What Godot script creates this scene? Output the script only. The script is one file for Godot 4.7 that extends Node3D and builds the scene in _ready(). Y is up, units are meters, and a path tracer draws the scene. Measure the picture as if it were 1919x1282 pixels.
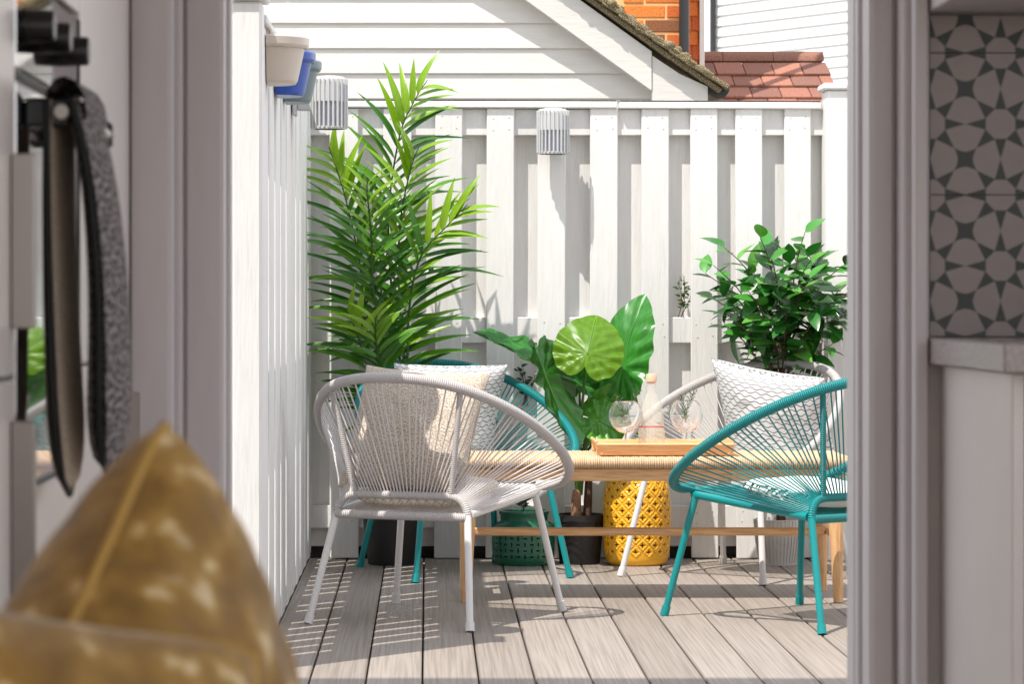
extends Node3D
# A small decked courtyard seen from inside a kitchen through the open back door.
# x runs along the rear fence, y is up, the courtyard lies towards -z. Units are metres.

const SUN_TRAVEL := Vector3(0.36, -1.0, -0.40)
var rng := RandomNumberGenerator.new()
var M := {}
var box_cache := {}
var unit_cord: ArrayMesh

# ------------------------------------------------------------------ start
func _ready() -> void:
	rng.seed = 7
	camera_and_light()
	make_materials()
	unit_cord = make_unit_cord()
	ground_and_deck()
	kitchen_shell()
	fences()
	neighbours()
	kitchen_units()
	four_chairs()
	side_table()
	pots_and_stool()
	plants()
	wall_fittings()
	mustard_cushions()

func camera_and_light() -> void:
	var cam := Camera3D.new()
	cam.name = "camera"
	var lens := CameraAttributesPhysical.new()
	lens.frustum_focal_length = 103.9
	lens.frustum_near = 0.05
	lens.frustum_far = 400.0
	lens.frustum_focus_distance = 10.2
	lens.exposure_aperture = 10.5
	cam.attributes = lens
	add_child(cam)
	cam.projection = Camera3D.PROJECTION_FRUSTUM
	cam.near = 0.05
	cam.far = 400.0
	cam.size = 2.0 * 0.05 * 641.0 / 5550.0
	cam.frustum_offset = Vector2(0.05 * 158.5 / 5550.0, -0.05 * 74.0 / 5550.0)
	cam.position = Vector3(0, 1.008, 0)
	cam.current = true

	var sky_mat := ProceduralSkyMaterial.new()
	sky_mat.sky_top_color = Color(0.78, 0.81, 0.865)
	sky_mat.sky_horizon_color = Color(0.905, 0.90, 0.895)
	sky_mat.sky_curve = 0.25
	sky_mat.ground_bottom_color = Color(0.55, 0.54, 0.52)
	sky_mat.ground_horizon_color = Color(0.75, 0.75, 0.74)
	sky_mat.sun_angle_max = 12.0
	sky_mat.energy_multiplier = 1.4
	var sky := Sky.new()
	sky.sky_material = sky_mat
	var env := Environment.new()
	env.background_mode = Environment.BG_SKY
	env.sky = sky
	env.tonemap_mode = Environment.TONE_MAPPER_LINEAR
	env.tonemap_exposure = 1.65
	env.sdfgi_enabled = true
	env.ssao_enabled = true
	env.ssil_enabled = true
	var we := WorldEnvironment.new()
	we.name = "environment"
	we.environment = env
	add_child(we)

	var sun := DirectionalLight3D.new()
	sun.name = "sun"
	sun.light_energy = 1.15
	sun.light_angular_distance = 0.45
	sun.light_color = Color(1.0, 0.975, 0.94)
	sun.shadow_enabled = true
	sun.basis = Basis.looking_at(SUN_TRAVEL.normalized(), Vector3.UP)
	add_child(sun)

# ------------------------------------------------------------------ naming helpers
var taken := {}
func numbered(called: String) -> String:
	if not taken.has(called):
		taken[called] = 0
		return called
	taken[called] += 1
	return "%s_%03d" % [called, taken[called]]

func tag(o: Node, label: String, category: String, group := "") -> Node:
	o.set_meta("label", label)
	o.set_meta("category", category)
	if group != "":
		o.set_meta("group", group)
	return o

func thing(called: String, label: String, category: String, at := Vector3.ZERO, turn := 0.0, group := "") -> Node3D:
	var o := Node3D.new()
	o.name = numbered(called)
	add_child(o)
	o.position = at
	o.rotation.y = turn
	tag(o, label, category, group)
	return o

func setting(called: String, label := "") -> Node3D:
	var o := Node3D.new()
	o.name = numbered(called)
	add_child(o)
	o.set_meta("kind", "structure")
	if label != "":
		o.set_meta("label", label)
	return o

func part(parent: Node, called: String, mesh: Mesh, material: Material, at := Vector3.ZERO, turned := Basis.IDENTITY) -> MeshInstance3D:
	var o := MeshInstance3D.new()
	o.name = called
	o.mesh = mesh
	o.material_override = material
	o.transform = Transform3D(turned, at)
	parent.add_child(o, true)
	return o

func block(parent: Node, called: String, lo: Vector3, hi: Vector3, material: Material, bevel := 0.002) -> MeshInstance3D:
	return part(parent, called, chamfered(hi - lo, bevel), material, (lo + hi) * 0.5)

# ------------------------------------------------------------------ shapes
func begin() -> SurfaceTool:
	var st := SurfaceTool.new()
	st.begin(Mesh.PRIMITIVE_TRIANGLES)
	return st

func finish(st: SurfaceTool) -> ArrayMesh:
	st.generate_normals()
	st.index()
	return st.commit()

func tri(st: SurfaceTool, a: Vector3, b: Vector3, c: Vector3) -> void:
	# a, b, c run counter-clockwise as seen from outside
	st.add_vertex(a); st.add_vertex(c); st.add_vertex(b)

func quad(st: SurfaceTool, a: Vector3, b: Vector3, c: Vector3, d: Vector3) -> void:
	tri(st, a, b, c)
	tri(st, a, c, d)

func tri_out(st: SurfaceTool, a: Vector3, b: Vector3, c: Vector3, from := Vector3.ZERO) -> void:
	if (b - a).cross(c - a).dot((a + b + c) / 3.0 - from) < 0.0:
		tri(st, a, c, b)
	else:
		tri(st, a, b, c)

func quad_out(st: SurfaceTool, a: Vector3, b: Vector3, c: Vector3, d: Vector3, from := Vector3.ZERO) -> void:
	tri_out(st, a, b, c, from)
	tri_out(st, a, c, d, from)

func chamfered(size: Vector3, bevel := 0.002) -> ArrayMesh:
	var key := "%.4f %.4f %.4f %.4f" % [size.x, size.y, size.z, bevel]
	if box_cache.has(key):
		return box_cache[key]
	var st := begin()
	st.set_smooth_group(-1)
	var h := size * 0.5
	var b: float = minf(bevel, minf(h.x, minf(h.y, h.z)) * 0.45)
	var on := func(axis: int, s: Vector3) -> Vector3:
		var p := (h - Vector3(b, b, b)) * s
		p[axis] = h[axis] * s[axis]
		return p
	for axis in 3:
		var u := (axis + 1) % 3
		var v := (axis + 2) % 3
		for sgn in [-1.0, 1.0]:
			var c := []
			for k in [[-1.0, -1.0], [1.0, -1.0], [1.0, 1.0], [-1.0, 1.0]]:
				var s := Vector3.ONE
				s[axis] = sgn; s[u] = k[0]; s[v] = k[1]
				c.append(on.call(axis, s))
			quad_out(st, c[0], c[1], c[2], c[3])
		for su in [-1.0, 1.0]:
			for sv in [-1.0, 1.0]:
				var s1 := Vector3.ONE
				s1[u] = su; s1[v] = sv; s1[axis] = -1.0
				var s2 := s1
				s2[axis] = 1.0
				quad_out(st, on.call(u, s1), on.call(v, s1), on.call(v, s2), on.call(u, s2))
	for sx in [-1.0, 1.0]:
		for sy in [-1.0, 1.0]:
			for sz in [-1.0, 1.0]:
				var s := Vector3(sx, sy, sz)
				tri_out(st, on.call(0, s), on.call(1, s), on.call(2, s))
	box_cache[key] = finish(st)
	return box_cache[key]

func curve_through(pts: Array, each := 6) -> PackedVector3Array:
	var out := PackedVector3Array()
	for i in pts.size() - 1:
		var p0: Vector3 = pts[maxi(i - 1, 0)]
		var p1: Vector3 = pts[i]
		var p2: Vector3 = pts[i + 1]
		var p3: Vector3 = pts[mini(i + 2, pts.size() - 1)]
		for k in each:
			out.append(p1.cubic_interpolate(p2, p0, p3, float(k) / each))
	out.append(pts[pts.size() - 1])
	return out

func along(path: PackedVector3Array, t: float) -> Vector3:
	# point at share t of the path's length
	var total := 0.0
	for i in path.size() - 1:
		total += path[i].distance_to(path[i + 1])
	var left := clampf(t, 0.0, 1.0) * total
	for i in path.size() - 1:
		var d := path[i].distance_to(path[i + 1])
		if left <= d or i == path.size() - 2:
			return path[i].lerp(path[i + 1], left / maxf(d, 1e-6))
		left -= d
	return path[0]

func tube(st: SurfaceTool, path: PackedVector3Array, r0: float, r1: float, sides := 10, caps := true) -> void:
	var n := path.size()
	var rings := []
	var up := Vector3.UP
	var prev_t := Vector3.ZERO
	var length := 0.0
	for i in n:
		var t: Vector3 = (path[mini(i + 1, n - 1)] - path[maxi(i - 1, 0)]).normalized()
		if i == 0:
			up = Vector3.UP if absf(t.y) < 0.9 else Vector3.RIGHT
		up = (up - t * up.dot(t)).normalized()
		var side := t.cross(up)
		if i > 0:
			length += path[i].distance_to(path[i - 1])
		var r := lerpf(r0, r1, float(i) / maxf(1.0, n - 1))
		var ring := []
		for k in sides + 1:
			var a := TAU * k / sides
			ring.append(path[i] + (up * cos(a) + side * sin(a)) * r)
		rings.append([ring, length])
		prev_t = t
	st.set_smooth_group(0)
	for i in n - 1:
		for k in sides:
			var q := [[i, k], [i, k + 1], [i + 1, k + 1], [i + 1, k]]
			for f in [[0, 1, 2], [0, 2, 3]]:
				for j in f:
					st.set_uv(Vector2(float(q[j][1]) / sides, rings[q[j][0]][1]))
					st.add_vertex(rings[q[j][0]][0][q[j][1]])
	if caps:
		st.set_smooth_group(-1)
		for k in sides:
			tri_out(st, path[0], rings[0][0][k], rings[0][0][k + 1], path[1])
			tri_out(st, path[n - 1], rings[n - 1][0][k], rings[n - 1][0][k + 1], path[n - 2])

func tube_mesh(pts: Array, r0: float, r1 := -1.0, sides := 10, each := 6) -> ArrayMesh:
	var st := begin()
	tube(st, curve_through(pts, each) if pts.size() > 2 else PackedVector3Array(pts), r0, r0 if r1 < 0.0 else r1, sides)
	return finish(st)

func make_unit_cord() -> ArrayMesh:
	var st := begin()
	tube(st, PackedVector3Array([Vector3(0, -0.5, 0), Vector3(0, 0.5, 0)]), 1.0, 1.0, 6, false)
	return finish(st)

func cord(parent: Node, called: String, a: Vector3, b: Vector3, r: float, material: Material) -> MeshInstance3D:
	var y := b - a
	var ref := Vector3.RIGHT if absf(y.normalized().x) < 0.8 else Vector3.UP
	var x := y.cross(ref).normalized()
	var z := x.cross(y).normalized()
	return part(parent, called, unit_cord, material, (a + b) * 0.5, Basis(x * r, y, z * r))

func lathe(profile: Array, segs := 36) -> ArrayMesh:
	# profile: Vector2(radius, height) from one end to the other; outside is to the right when going up
	var st := begin()
	var group := 1
	var length := 0.0
	for i in profile.size() - 1:
		var p: Vector2 = profile[i]
		var q: Vector2 = profile[i + 1]
		if i > 0:
			var a: Vector2 = (profile[i] - profile[i - 1]).normalized()
			var b: Vector2 = (q - p).normalized()
			if a.dot(b) < 0.7:
				group += 1
		st.set_smooth_group(group)
		var d := p.distance_to(q)
		for k in segs:
			var a0 := TAU * k / segs
			var a1 := TAU * (k + 1) / segs
			var c := [Vector3(p.x * cos(a0), p.y, -p.x * sin(a0)), Vector3(p.x * cos(a1), p.y, -p.x * sin(a1)), Vector3(q.x * cos(a1), q.y, -q.x * sin(a1)), Vector3(q.x * cos(a0), q.y, -q.x * sin(a0))]
			var uv := [Vector2(float(k) / segs, length), Vector2(float(k + 1) / segs, length), Vector2(float(k + 1) / segs, length + d), Vector2(float(k) / segs, length + d)]
			for f in [[0, 2, 1], [0, 3, 2]]:
				if (c[f[0]] as Vector3).is_equal_approx(c[f[1]]) or (c[f[1]] as Vector3).is_equal_approx(c[f[2]]) or (c[f[0]] as Vector3).is_equal_approx(c[f[2]]):
					continue
				for j in f:
					st.set_uv(uv[j])
					st.add_vertex(c[j])
		length += d
	return finish(st)

func pillow(w: float, h: float, t: float, seed_: int, pinch := 0.07, n := 34, plump := 0.42, blunt := 0.0) -> ArrayMesh:
	# a stuffed cushion in the xy plane, front towards +z, corners drawn out
	var nz := FastNoiseLite.new()
	nz.seed = seed_
	nz.frequency = 3.2
	var st := begin()
	st.set_smooth_group(0)
	var at := func(i: int, j: int, s: float) -> Vector3:
		var u := 2.0 * i / n - 1.0
		var v := 2.0 * j / n - 1.0
		u = sin(u * PI * 0.5) * 0.5 + u * 0.5
		v = sin(v * PI * 0.5) * 0.5 + v * 0.5
		var x := u * w * 0.5 * (1.0 - pinch * (1.0 - v * v))
		var y := v * h * 0.5 * (1.0 - pinch * (1.0 - u * u))
		x *= 1.0 - blunt * pow(v, 8.0)
		y *= 1.0 - blunt * pow(u, 8.0)
		var full := pow(maxf(0.0, (1.0 - u * u) * (1.0 - v * v)), plump)
		var crease := nz.get_noise_3d(x * 3.0, y * 3.0, s * 4.0) * 0.14 + nz.get_noise_3d(x * 9.0, y * 9.0, s * 4.0 + 9.0) * 0.05
		return Vector3(x, y, s * (t * 0.5 * full * (1.0 + crease) + 0.0012))
	for s in [1.0, -1.0]:
		for i in n:
			for j in n:
				var q := [[i, j], [i + 1, j], [i + 1, j + 1], [i, j + 1]]
				for f in ([[0, 2, 1], [0, 3, 2]] if s > 0.0 else [[0, 1, 2], [0, 2, 3]]):
					for k in f:
						st.set_uv(Vector2(float(q[k][0]) / n, 1.0 - float(q[k][1]) / n))
						st.add_vertex(at.call(q[k][0], q[k][1], s))
	return finish(st)

func piping(w: float, h: float, pinch: float, r: float, blunt := 0.0) -> ArrayMesh:
	var p := PackedVector3Array()
	for side in 4:
		for k in 20:
			var u := 2.0 * k / 20.0 - 1.0
			var c: Vector2 = [Vector2(u, -1), Vector2(1, u), Vector2(-u, 1), Vector2(-1, -u)][side]
			p.append(Vector3(c.x * w * 0.5 * (1.0 - pinch * (1.0 - c.y * c.y)) * (1.0 - blunt * pow(c.y, 8.0)), c.y * h * 0.5 * (1.0 - pinch * (1.0 - c.x * c.x)) * (1.0 - blunt * pow(c.x, 8.0)), 0.0))
	p.append(p[0])
	var st := begin()
	tube(st, p, r, r, 6, false)
	return finish(st)

# ------------------------------------------------------------------ materials
func srgb(r: float, g: float, b: float) -> Color:
	return Color(r, g, b).linear_to_srgb()

func noise_tex(seed_: int, freq: float, stops: Array, size := 512, octaves := 4, normal := false, bump := 4.0) -> NoiseTexture2D:
	var nz := FastNoiseLite.new()
	nz.seed = seed_
	nz.frequency = freq
	nz.fractal_octaves = octaves
	var t := NoiseTexture2D.new()
	t.width = size
	t.height = size
	t.seamless = true
	t.noise = nz
	if normal:
		t.as_normal_map = true
		t.bump_strength = bump
	elif stops.size():
		var g := Gradient.new()
		var off := PackedFloat32Array()
		var col := PackedColorArray()
		for s in stops:
			off.append(s[0])
			col.append(s[1])
		g.offsets = off
		g.colors = col
		t.color_ramp = g
	return t

func plain(color: Color, rough := 0.6, metallic := 0.0) -> StandardMaterial3D:
	var m := StandardMaterial3D.new()
	m.albedo_color = color
	m.roughness = rough
	m.metallic = metallic
	return m

func grained(tex: Texture2D, scale: Vector3, rough := 0.6, tint := Color.WHITE, offset := Vector3.ZERO, relief: Texture2D = null, relief_cm := 0.05, world := true) -> StandardMaterial3D:
	var m := StandardMaterial3D.new()
	m.albedo_color = tint
	m.albedo_texture = tex
	m.roughness = rough
	m.uv1_triplanar = true
	m.uv1_world_triplanar = world
	m.uv1_scale = scale
	m.uv1_offset = offset
	m.uv1_triplanar_sharpness = 4.0
	if relief:
		m.heightmap_enabled = true
		m.heightmap_texture = relief
		m.heightmap_scale = relief_cm
	return m

func stripes(size: int, count: int, power := 1.0) -> ImageTexture:
	# a height picture of rounded ribs running across v
	var im := Image.create(4, size, false, Image.FORMAT_RGB8)
	for y in size:
		var s := pow(absf(sin(PI * count * y / float(size))), power)
		for x in 4:
			im.set_pixel(x, y, Color(s, s, s))
	return ImageTexture.create_from_image(im)

func wrapped(color: Color, rough := 0.38) -> StandardMaterial3D:
	# tube wound with plastic cord: ribs every 5 mm along the tube
	var m := plain(color, rough)
	m.heightmap_enabled = true
	m.heightmap_texture = M.ribs
	m.heightmap_scale = 0.30
	m.uv1_scale = Vector3(1, 20, 1)
	return m

func make_materials() -> void:
	M.ribs = stripes(256, 8, 0.6)
	var paint := noise_tex(3, 0.012, [[0.0, Color(0.845, 0.835, 0.825)], [0.35, Color(0.872, 0.866, 0.86)], [1.0, Color(0.89, 0.885, 0.88)]], 512, 5)
	var grain := noise_tex(11, 0.03, [], 512, 4)
	M.white_wood = []
	for k in 4:
		var tone: float = [1.0, 0.985, 0.97, 0.99][k]
		M.white_wood.append(grained(paint, Vector3(5, 0.55, 5), 0.55, Color(tone, tone * 0.998, tone * 0.993), Vector3(0.37 * k, 0.21 * k, 0.13), grain, 0.08))
	M.white_siding = []
	for k in 4:
		var tone: float = [0.945, 0.93, 0.94, 0.92][k]
		M.white_siding.append(grained(paint, Vector3(0.5, 4, 5), 0.5, Color(tone, tone * 0.99, tone * 0.965), Vector3(0.17 * k, 0.31 * k, 0.2), grain, 0.05))
	M.nail = plain(Color(0.74, 0.72, 0.69), 0.6)
	M.felt = grained(noise_tex(5, 0.05, [[0.0, Color(0.10, 0.095, 0.09)], [1.0, Color(0.42, 0.40, 0.38)]]), Vector3(6, 6, 6), 0.9)
	M.dark_timber = grained(noise_tex(6, 0.03, [[0.0, Color(0.10, 0.085, 0.07)], [1.0, Color(0.20, 0.175, 0.15)]]), Vector3(1, 8, 8), 0.9)
	# composite decking: pale grey brown with long streaks
	var deck_tex := noise_tex(21, 0.016, [[0.0, Color(0.49, 0.45, 0.42)], [0.38, Color(0.55, 0.51, 0.478)], [0.55, Color(0.58, 0.54, 0.508)], [1.0, Color(0.625, 0.588, 0.555)]], 1024, 6)
	M.deck = []
	for k in 5:
		var tone: float = [1.0, 0.94, 1.04, 0.97, 1.01][k]
		M.deck.append(grained(deck_tex, Vector3(5.2, 5.2, 0.060), 0.62, Color(minf(tone, 1.0), minf(tone * 0.995, 1.0), minf(tone * 0.985, 1.0)), Vector3(0.0, 0.0, 0.173 * k), grain, 0.05))
	M.concrete = grained(noise_tex(8, 0.02, [[0.0, Color(0.42, 0.41, 0.39)], [1.0, Color(0.58, 0.57, 0.54)]]), Vector3(0.6, 0.6, 0.6), 0.9)
	M.soil_dark = grained(noise_tex(9, 0.06, [[0.0, Color(0.10, 0.08, 0.06)], [1.0, Color(0.26, 0.21, 0.16)]]), Vector3(9, 9, 9), 0.95)
	# kitchen
	M.wall_paint = grained(noise_tex(31, 0.01, [[0.0, Color(0.90, 0.87, 0.85)], [1.0, Color(0.93, 0.90, 0.88)]]), Vector3(0.7, 0.7, 0.7), 0.75)
	M.frame_paint = grained(noise_tex(32, 0.01, [[0.0, Color(0.80, 0.775, 0.775)], [1.0, Color(0.83, 0.805, 0.805)]]), Vector3(3, 0.5, 3), 0.4)
	M.cabinet = grained(noise_tex(33, 0.01, [[0.0, Color(0.90, 0.875, 0.86)], [1.0, Color(0.92, 0.895, 0.88)]]), Vector3(1, 1, 1), 0.3)
	M.kitchen_floor = grained(noise_tex(34, 0.02, [[0.0, Color(0.70, 0.64, 0.58)], [1.0, Color(0.80, 0.74, 0.68)]]), Vector3(1, 1, 1), 0.5)
	M.mirror_glass = plain(Color(0.74, 0.74, 0.75), 0.03, 1.0)
	M.black = plain(Color(0.055, 0.052, 0.05), 0.35)
	M.steel = plain(Color(0.62, 0.59, 0.57), 0.32, 0.9)
	M.worktop = grained(noise_tex(35, 0.05, [[0.0, Color(0.60, 0.56, 0.55)], [1.0, Color(0.74, 0.71, 0.70)]]), Vector3(3, 3, 3), 0.18)
	M.grout = plain(Color(0.50, 0.47, 0.46), 0.9)
	M.tile = star_tile()
	# cloth
	M.teal = plain(srgb(0.002, 0.20, 0.205), 0.33)
	M.teal_wrap = wrapped(srgb(0.002, 0.21, 0.215))
	M.teal_metal = plain(srgb(0.003, 0.225, 0.23), 0.3)
	M.grey = plain(srgb(0.60, 0.565, 0.555), 0.4)
	M.grey_wrap = wrapped(srgb(0.52, 0.485, 0.475), 0.45)
	M.grey_metal = plain(srgb(0.66, 0.64, 0.63), 0.35)
	M.wave_cloth = wave_cloth()
	M.diamond_cloth = diamond_cloth()
	var boucle := noise_tex(41, 0.10, [[0.0, Color(0.54, 0.48, 0.42)], [0.42, Color(0.68, 0.62, 0.555)], [0.58, Color(0.78, 0.73, 0.67)], [1.0, Color(0.88, 0.84, 0.79)]], 512, 2)
	M.beige_cloth = grained(boucle, Vector3(2.6, 2.6, 2.6), 0.95, Color.WHITE, Vector3.ZERO, noise_tex(42, 0.12, [], 512, 2), 0.25, false)
	M.white_cloth = grained(noise_tex(43, 0.2, [[0.0, Color(0.80, 0.79, 0.77)], [1.0, Color(0.88, 0.87, 0.85)]]), Vector3(8, 8, 8), 0.9, Color.WHITE, Vector3.ZERO, null, 0.0, false)
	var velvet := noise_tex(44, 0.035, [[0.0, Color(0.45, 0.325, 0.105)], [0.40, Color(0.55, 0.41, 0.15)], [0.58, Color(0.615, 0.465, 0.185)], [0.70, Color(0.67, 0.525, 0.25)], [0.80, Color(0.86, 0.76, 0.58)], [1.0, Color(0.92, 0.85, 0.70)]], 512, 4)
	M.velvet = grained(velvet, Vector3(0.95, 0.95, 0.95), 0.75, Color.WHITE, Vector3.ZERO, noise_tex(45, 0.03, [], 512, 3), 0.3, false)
	M.velvet.rim_enabled = true
	M.velvet.rim = 0.7
	M.velvet.rim_tint = 0.7
	M.velvet_seam = plain(Color(0.72, 0.575, 0.30), 0.8)
	M.quilt_dark = grained(noise_tex(46, 0.05, [[0.0, Color(0.18, 0.165, 0.17)], [0.45, Color(0.36, 0.34, 0.345)], [0.6, Color(0.60, 0.57, 0.57)], [1.0, Color(0.86, 0.84, 0.84)]], 512, 2), Vector3(3, 4, 3), 0.9, Color.WHITE, Vector3.ZERO, noise_tex(47, 0.04, [], 512, 2), 0.5)
	M.quilt_beige = grained(noise_tex(48, 0.06, [[0.0, Color(0.66, 0.58, 0.50)], [1.0, Color(0.95, 0.89, 0.81)]], 512, 3), Vector3(6, 6, 6), 0.95, Color.WHITE, Vector3.ZERO, noise_tex(49, 0.08, [], 512, 3), 0.4)
	M.binding = plain(Color(0.085, 0.08, 0.08), 0.8)
	# wood
	var oak := noise_tex(51, 0.02, [[0.0, Color(0.74, 0.55, 0.37)], [0.5, Color(0.84, 0.66, 0.47)], [1.0, Color(0.90, 0.74, 0.56)]], 512, 5)
	M.oak_long = grained(oak, Vector3(0.7, 9, 9), 0.5)
	M.oak_up = grained(oak, Vector3(9, 0.8, 9), 0.5)
	M.bamboo = grained(noise_tex(52, 0.02, [[0.0, Color(0.80, 0.58, 0.38)], [1.0, Color(0.91, 0.73, 0.53)]], 512, 4), Vector3(0.8, 12, 12), 0.45)
	M.rope_top = plain(Color(0.93, 0.85, 0.75), 0.85)
	M.rope_top.albedo_texture = noise_tex(53, 0.15, [[0.0, Color(0.72, 0.62, 0.52)], [1.0, Color(1, 0.98, 0.95)]], 256, 2)
	M.rope_top.uv1_triplanar = true
	M.rope_top.uv1_scale = Vector3(12, 12, 12)
	M.cork = plain(Color(0.88, 0.70, 0.58), 0.6)
	# pots
	M.yellow_glaze = plain(srgb(0.84, 0.42, 0.010), 0.16)
	M.yellow_glaze.clearcoat_enabled = true
	M.yellow_glaze.clearcoat = 0.6
	M.green_glaze = plain(srgb(0.008, 0.12, 0.065), 0.2)
	M.green_glaze.clearcoat_enabled = true
	M.green_glaze.clearcoat = 0.6
	M.black_pot = plain(srgb(0.017, 0.016, 0.017), 0.5)
	M.woven_white = plain(Color(0.78, 0.765, 0.745), 0.7)
	M.cream_pot = plain(Color(0.76, 0.71, 0.655), 0.3)
	M.cream_pot.clearcoat_enabled = true
	M.cream_pot.clearcoat = 0.4
	M.blue_pot = plain(srgb(0.022, 0.075, 0.36), 0.22)
	M.slate_pot = plain(srgb(0.115, 0.17, 0.19), 0.3)
	M.lamp_metal = plain(Color(0.74, 0.745, 0.745), 0.4)
	M.lamp_inner = plain(Color(0.76, 0.77, 0.83), 0.3)
	# plants
	M.palm = []
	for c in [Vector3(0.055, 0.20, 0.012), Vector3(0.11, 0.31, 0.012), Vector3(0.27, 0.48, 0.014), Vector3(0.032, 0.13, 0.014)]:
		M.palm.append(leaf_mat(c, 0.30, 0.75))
	M.palm_stem = plain(srgb(0.045, 0.085, 0.03), 0.5)
	M.ficus = []
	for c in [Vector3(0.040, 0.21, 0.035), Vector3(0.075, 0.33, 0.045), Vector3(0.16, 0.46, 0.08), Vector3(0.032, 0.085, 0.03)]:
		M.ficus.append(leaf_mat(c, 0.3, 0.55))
	M.ear = [leaf_mat(Vector3(0.17, 0.36, 0.006), 0.35, 0.9), leaf_mat(Vector3(0.045, 0.26, 0.03), 0.26, 0.6), leaf_mat(Vector3(0.030, 0.13, 0.016), 0.28, 0.5), leaf_mat(Vector3(0.09, 0.33, 0.02), 0.3, 0.6)]
	M.ear_stem = plain(srgb(0.055, 0.15, 0.02), 0.45)
	M.bark = grained(noise_tex(61, 0.04, [[0.0, Color(0.22, 0.15, 0.11)], [1.0, Color(0.48, 0.36, 0.28)]]), Vector3(14, 5, 14), 0.9)
	M.bark_pale = grained(noise_tex(62, 0.04, [[0.0, Color(0.45, 0.30, 0.22)], [1.0, Color(0.78, 0.62, 0.50)]]), Vector3(14, 5, 14), 0.9)
	M.sprig = [leaf_mat(Vector3(0.05, 0.10, 0.03), 0.5, 0.4), leaf_mat(Vector3(0.12, 0.15, 0.04), 0.5, 0.4)]
	M.rosemary = leaf_mat(Vector3(0.10, 0.17, 0.04), 0.5, 0.4)
	# glass
	M.glass = plain(Color(0.97, 0.98, 0.98, 0.02), 0.02)
	M.glass.transparency = BaseMaterial3D.TRANSPARENCY_ALPHA
	M.clear_glass = plain(Color(1, 1, 1, 0.0), 0.0)
	M.clear_glass.refraction_enabled = true
	M.clear_glass.refraction_scale = 0.05
	M.clear_glass.transparency = BaseMaterial3D.TRANSPARENCY_ALPHA
	M.bottle_glass = plain(Color(0.93, 0.91, 0.85, 0.20), 0.10)
	M.bottle_glass.transparency = BaseMaterial3D.TRANSPARENCY_ALPHA
	M.tonic = plain(Color(0.96, 0.97, 0.96, 0.05), 0.02)
	M.tonic.transparency = BaseMaterial3D.TRANSPARENCY_ALPHA
	M.gin = plain(Color(0.90, 0.90, 0.84, 0.14), 0.05)
	M.gin.transparency = BaseMaterial3D.TRANSPARENCY_ALPHA
	M.red_line = plain(Color(0.85, 0.25, 0.28), 0.4)
	M.print_grey = plain(Color(0.45, 0.42, 0.38), 0.5)
	# neighbours
	M.brick = []
	for c in [Color(0.86, 0.45, 0.22), Color(0.88, 0.50, 0.24), Color(0.80, 0.42, 0.25), Color(0.58, 0.38, 0.25), Color(0.92, 0.55, 0.26)]:
		M.brick.append(grained(noise_tex(71, 0.03, [[0.0, Color(0.62, 0.58, 0.55)], [0.4, Color(0.9, 0.88, 0.86)], [1.0, Color(1, 1, 1)]]) if M.brick.is_empty() else M.brick[0].albedo_texture, Vector3(5, 5, 5), 0.9, c, Vector3(rng.randf(), rng.randf(), 0)))
	M.mortar = plain(Color(0.88, 0.70, 0.48), 0.95)
	M.roof_tile = []
	for c in [Color(0.58, 0.40, 0.34), Color(0.63, 0.43, 0.365), Color(0.53, 0.37, 0.32), Color(0.66, 0.46, 0.385)]:
		M.roof_tile.append(grained(M.brick[0].albedo_texture, Vector3(4, 4, 4), 0.85, c, Vector3(rng.randf(), rng.randf(), 0)))
	M.ridge = grained(M.brick[0].albedo_texture, Vector3(4, 4, 4), 0.85, Color(0.58, 0.42, 0.36))
	M.moss = grained(noise_tex(72, 0.06, [[0.0, Color(0.15, 0.13, 0.10)], [0.4, Color(0.36, 0.31, 0.21)], [0.6, Color(0.47, 0.41, 0.28)], [0.75, Color(0.70, 0.66, 0.56)], [1.0, Color(0.86, 0.83, 0.76)]], 512, 5), Vector3(5, 5, 5), 0.95)
	M.plastic_dark = plain(Color(0.17, 0.17, 0.18), 0.4)
	M.far_white = plain(Color(0.885, 0.88, 0.87), 0.6)
	M.far_board = plain(Color(0.885, 0.88, 0.87), 0.6)
	M.render = plain(Color(0.78, 0.76, 0.73), 0.9)

func leaf_mat(c: Vector3, rough: float, through: float) -> StandardMaterial3D:
	var m := plain(srgb(c.x, c.y, c.z), rough)
	m.albedo_texture = leaf_tex()
	m.backlight_enabled = true
	m.backlight = Color(minf(c.x * 2.2, 1.0), minf(c.y * 1.9, 1.0), c.z * 0.9).linear_to_srgb() * 1.0
	var k: float = through / maxf(maxf(m.backlight.r, m.backlight.g), m.backlight.b)
	m.backlight = Color(m.backlight.r * k, m.backlight.g * k, m.backlight.b * k)
	return m

var leaf_picture: ImageTexture
func leaf_tex() -> ImageTexture:
	# pale midrib and side veins; u runs along the leaf, v across it
	if leaf_picture:
		return leaf_picture
	var im := Image.create(256, 128, false, Image.FORMAT_RGB8)
	var nz := FastNoiseLite.new()
	nz.seed = 5
	nz.frequency = 0.03
	for x in 256:
		for y in 128:
			var v := absf(y - 63.5) / 64.0
			var u := x / 256.0
			var tone := 0.86 + 0.10 * nz.get_noise_2d(x, y * 3.0)
			var vein := absf(fposmod((u - v * 0.25) * 9.0, 1.0) - 0.5)
			if vein < 0.05:
				tone += 0.07
			if v < 0.035:
				tone = 1.0
			im.set_pixel(x, y, Color(tone, tone, tone * 0.96))
	leaf_picture = ImageTexture.create_from_image(im)
	return leaf_picture

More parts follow.
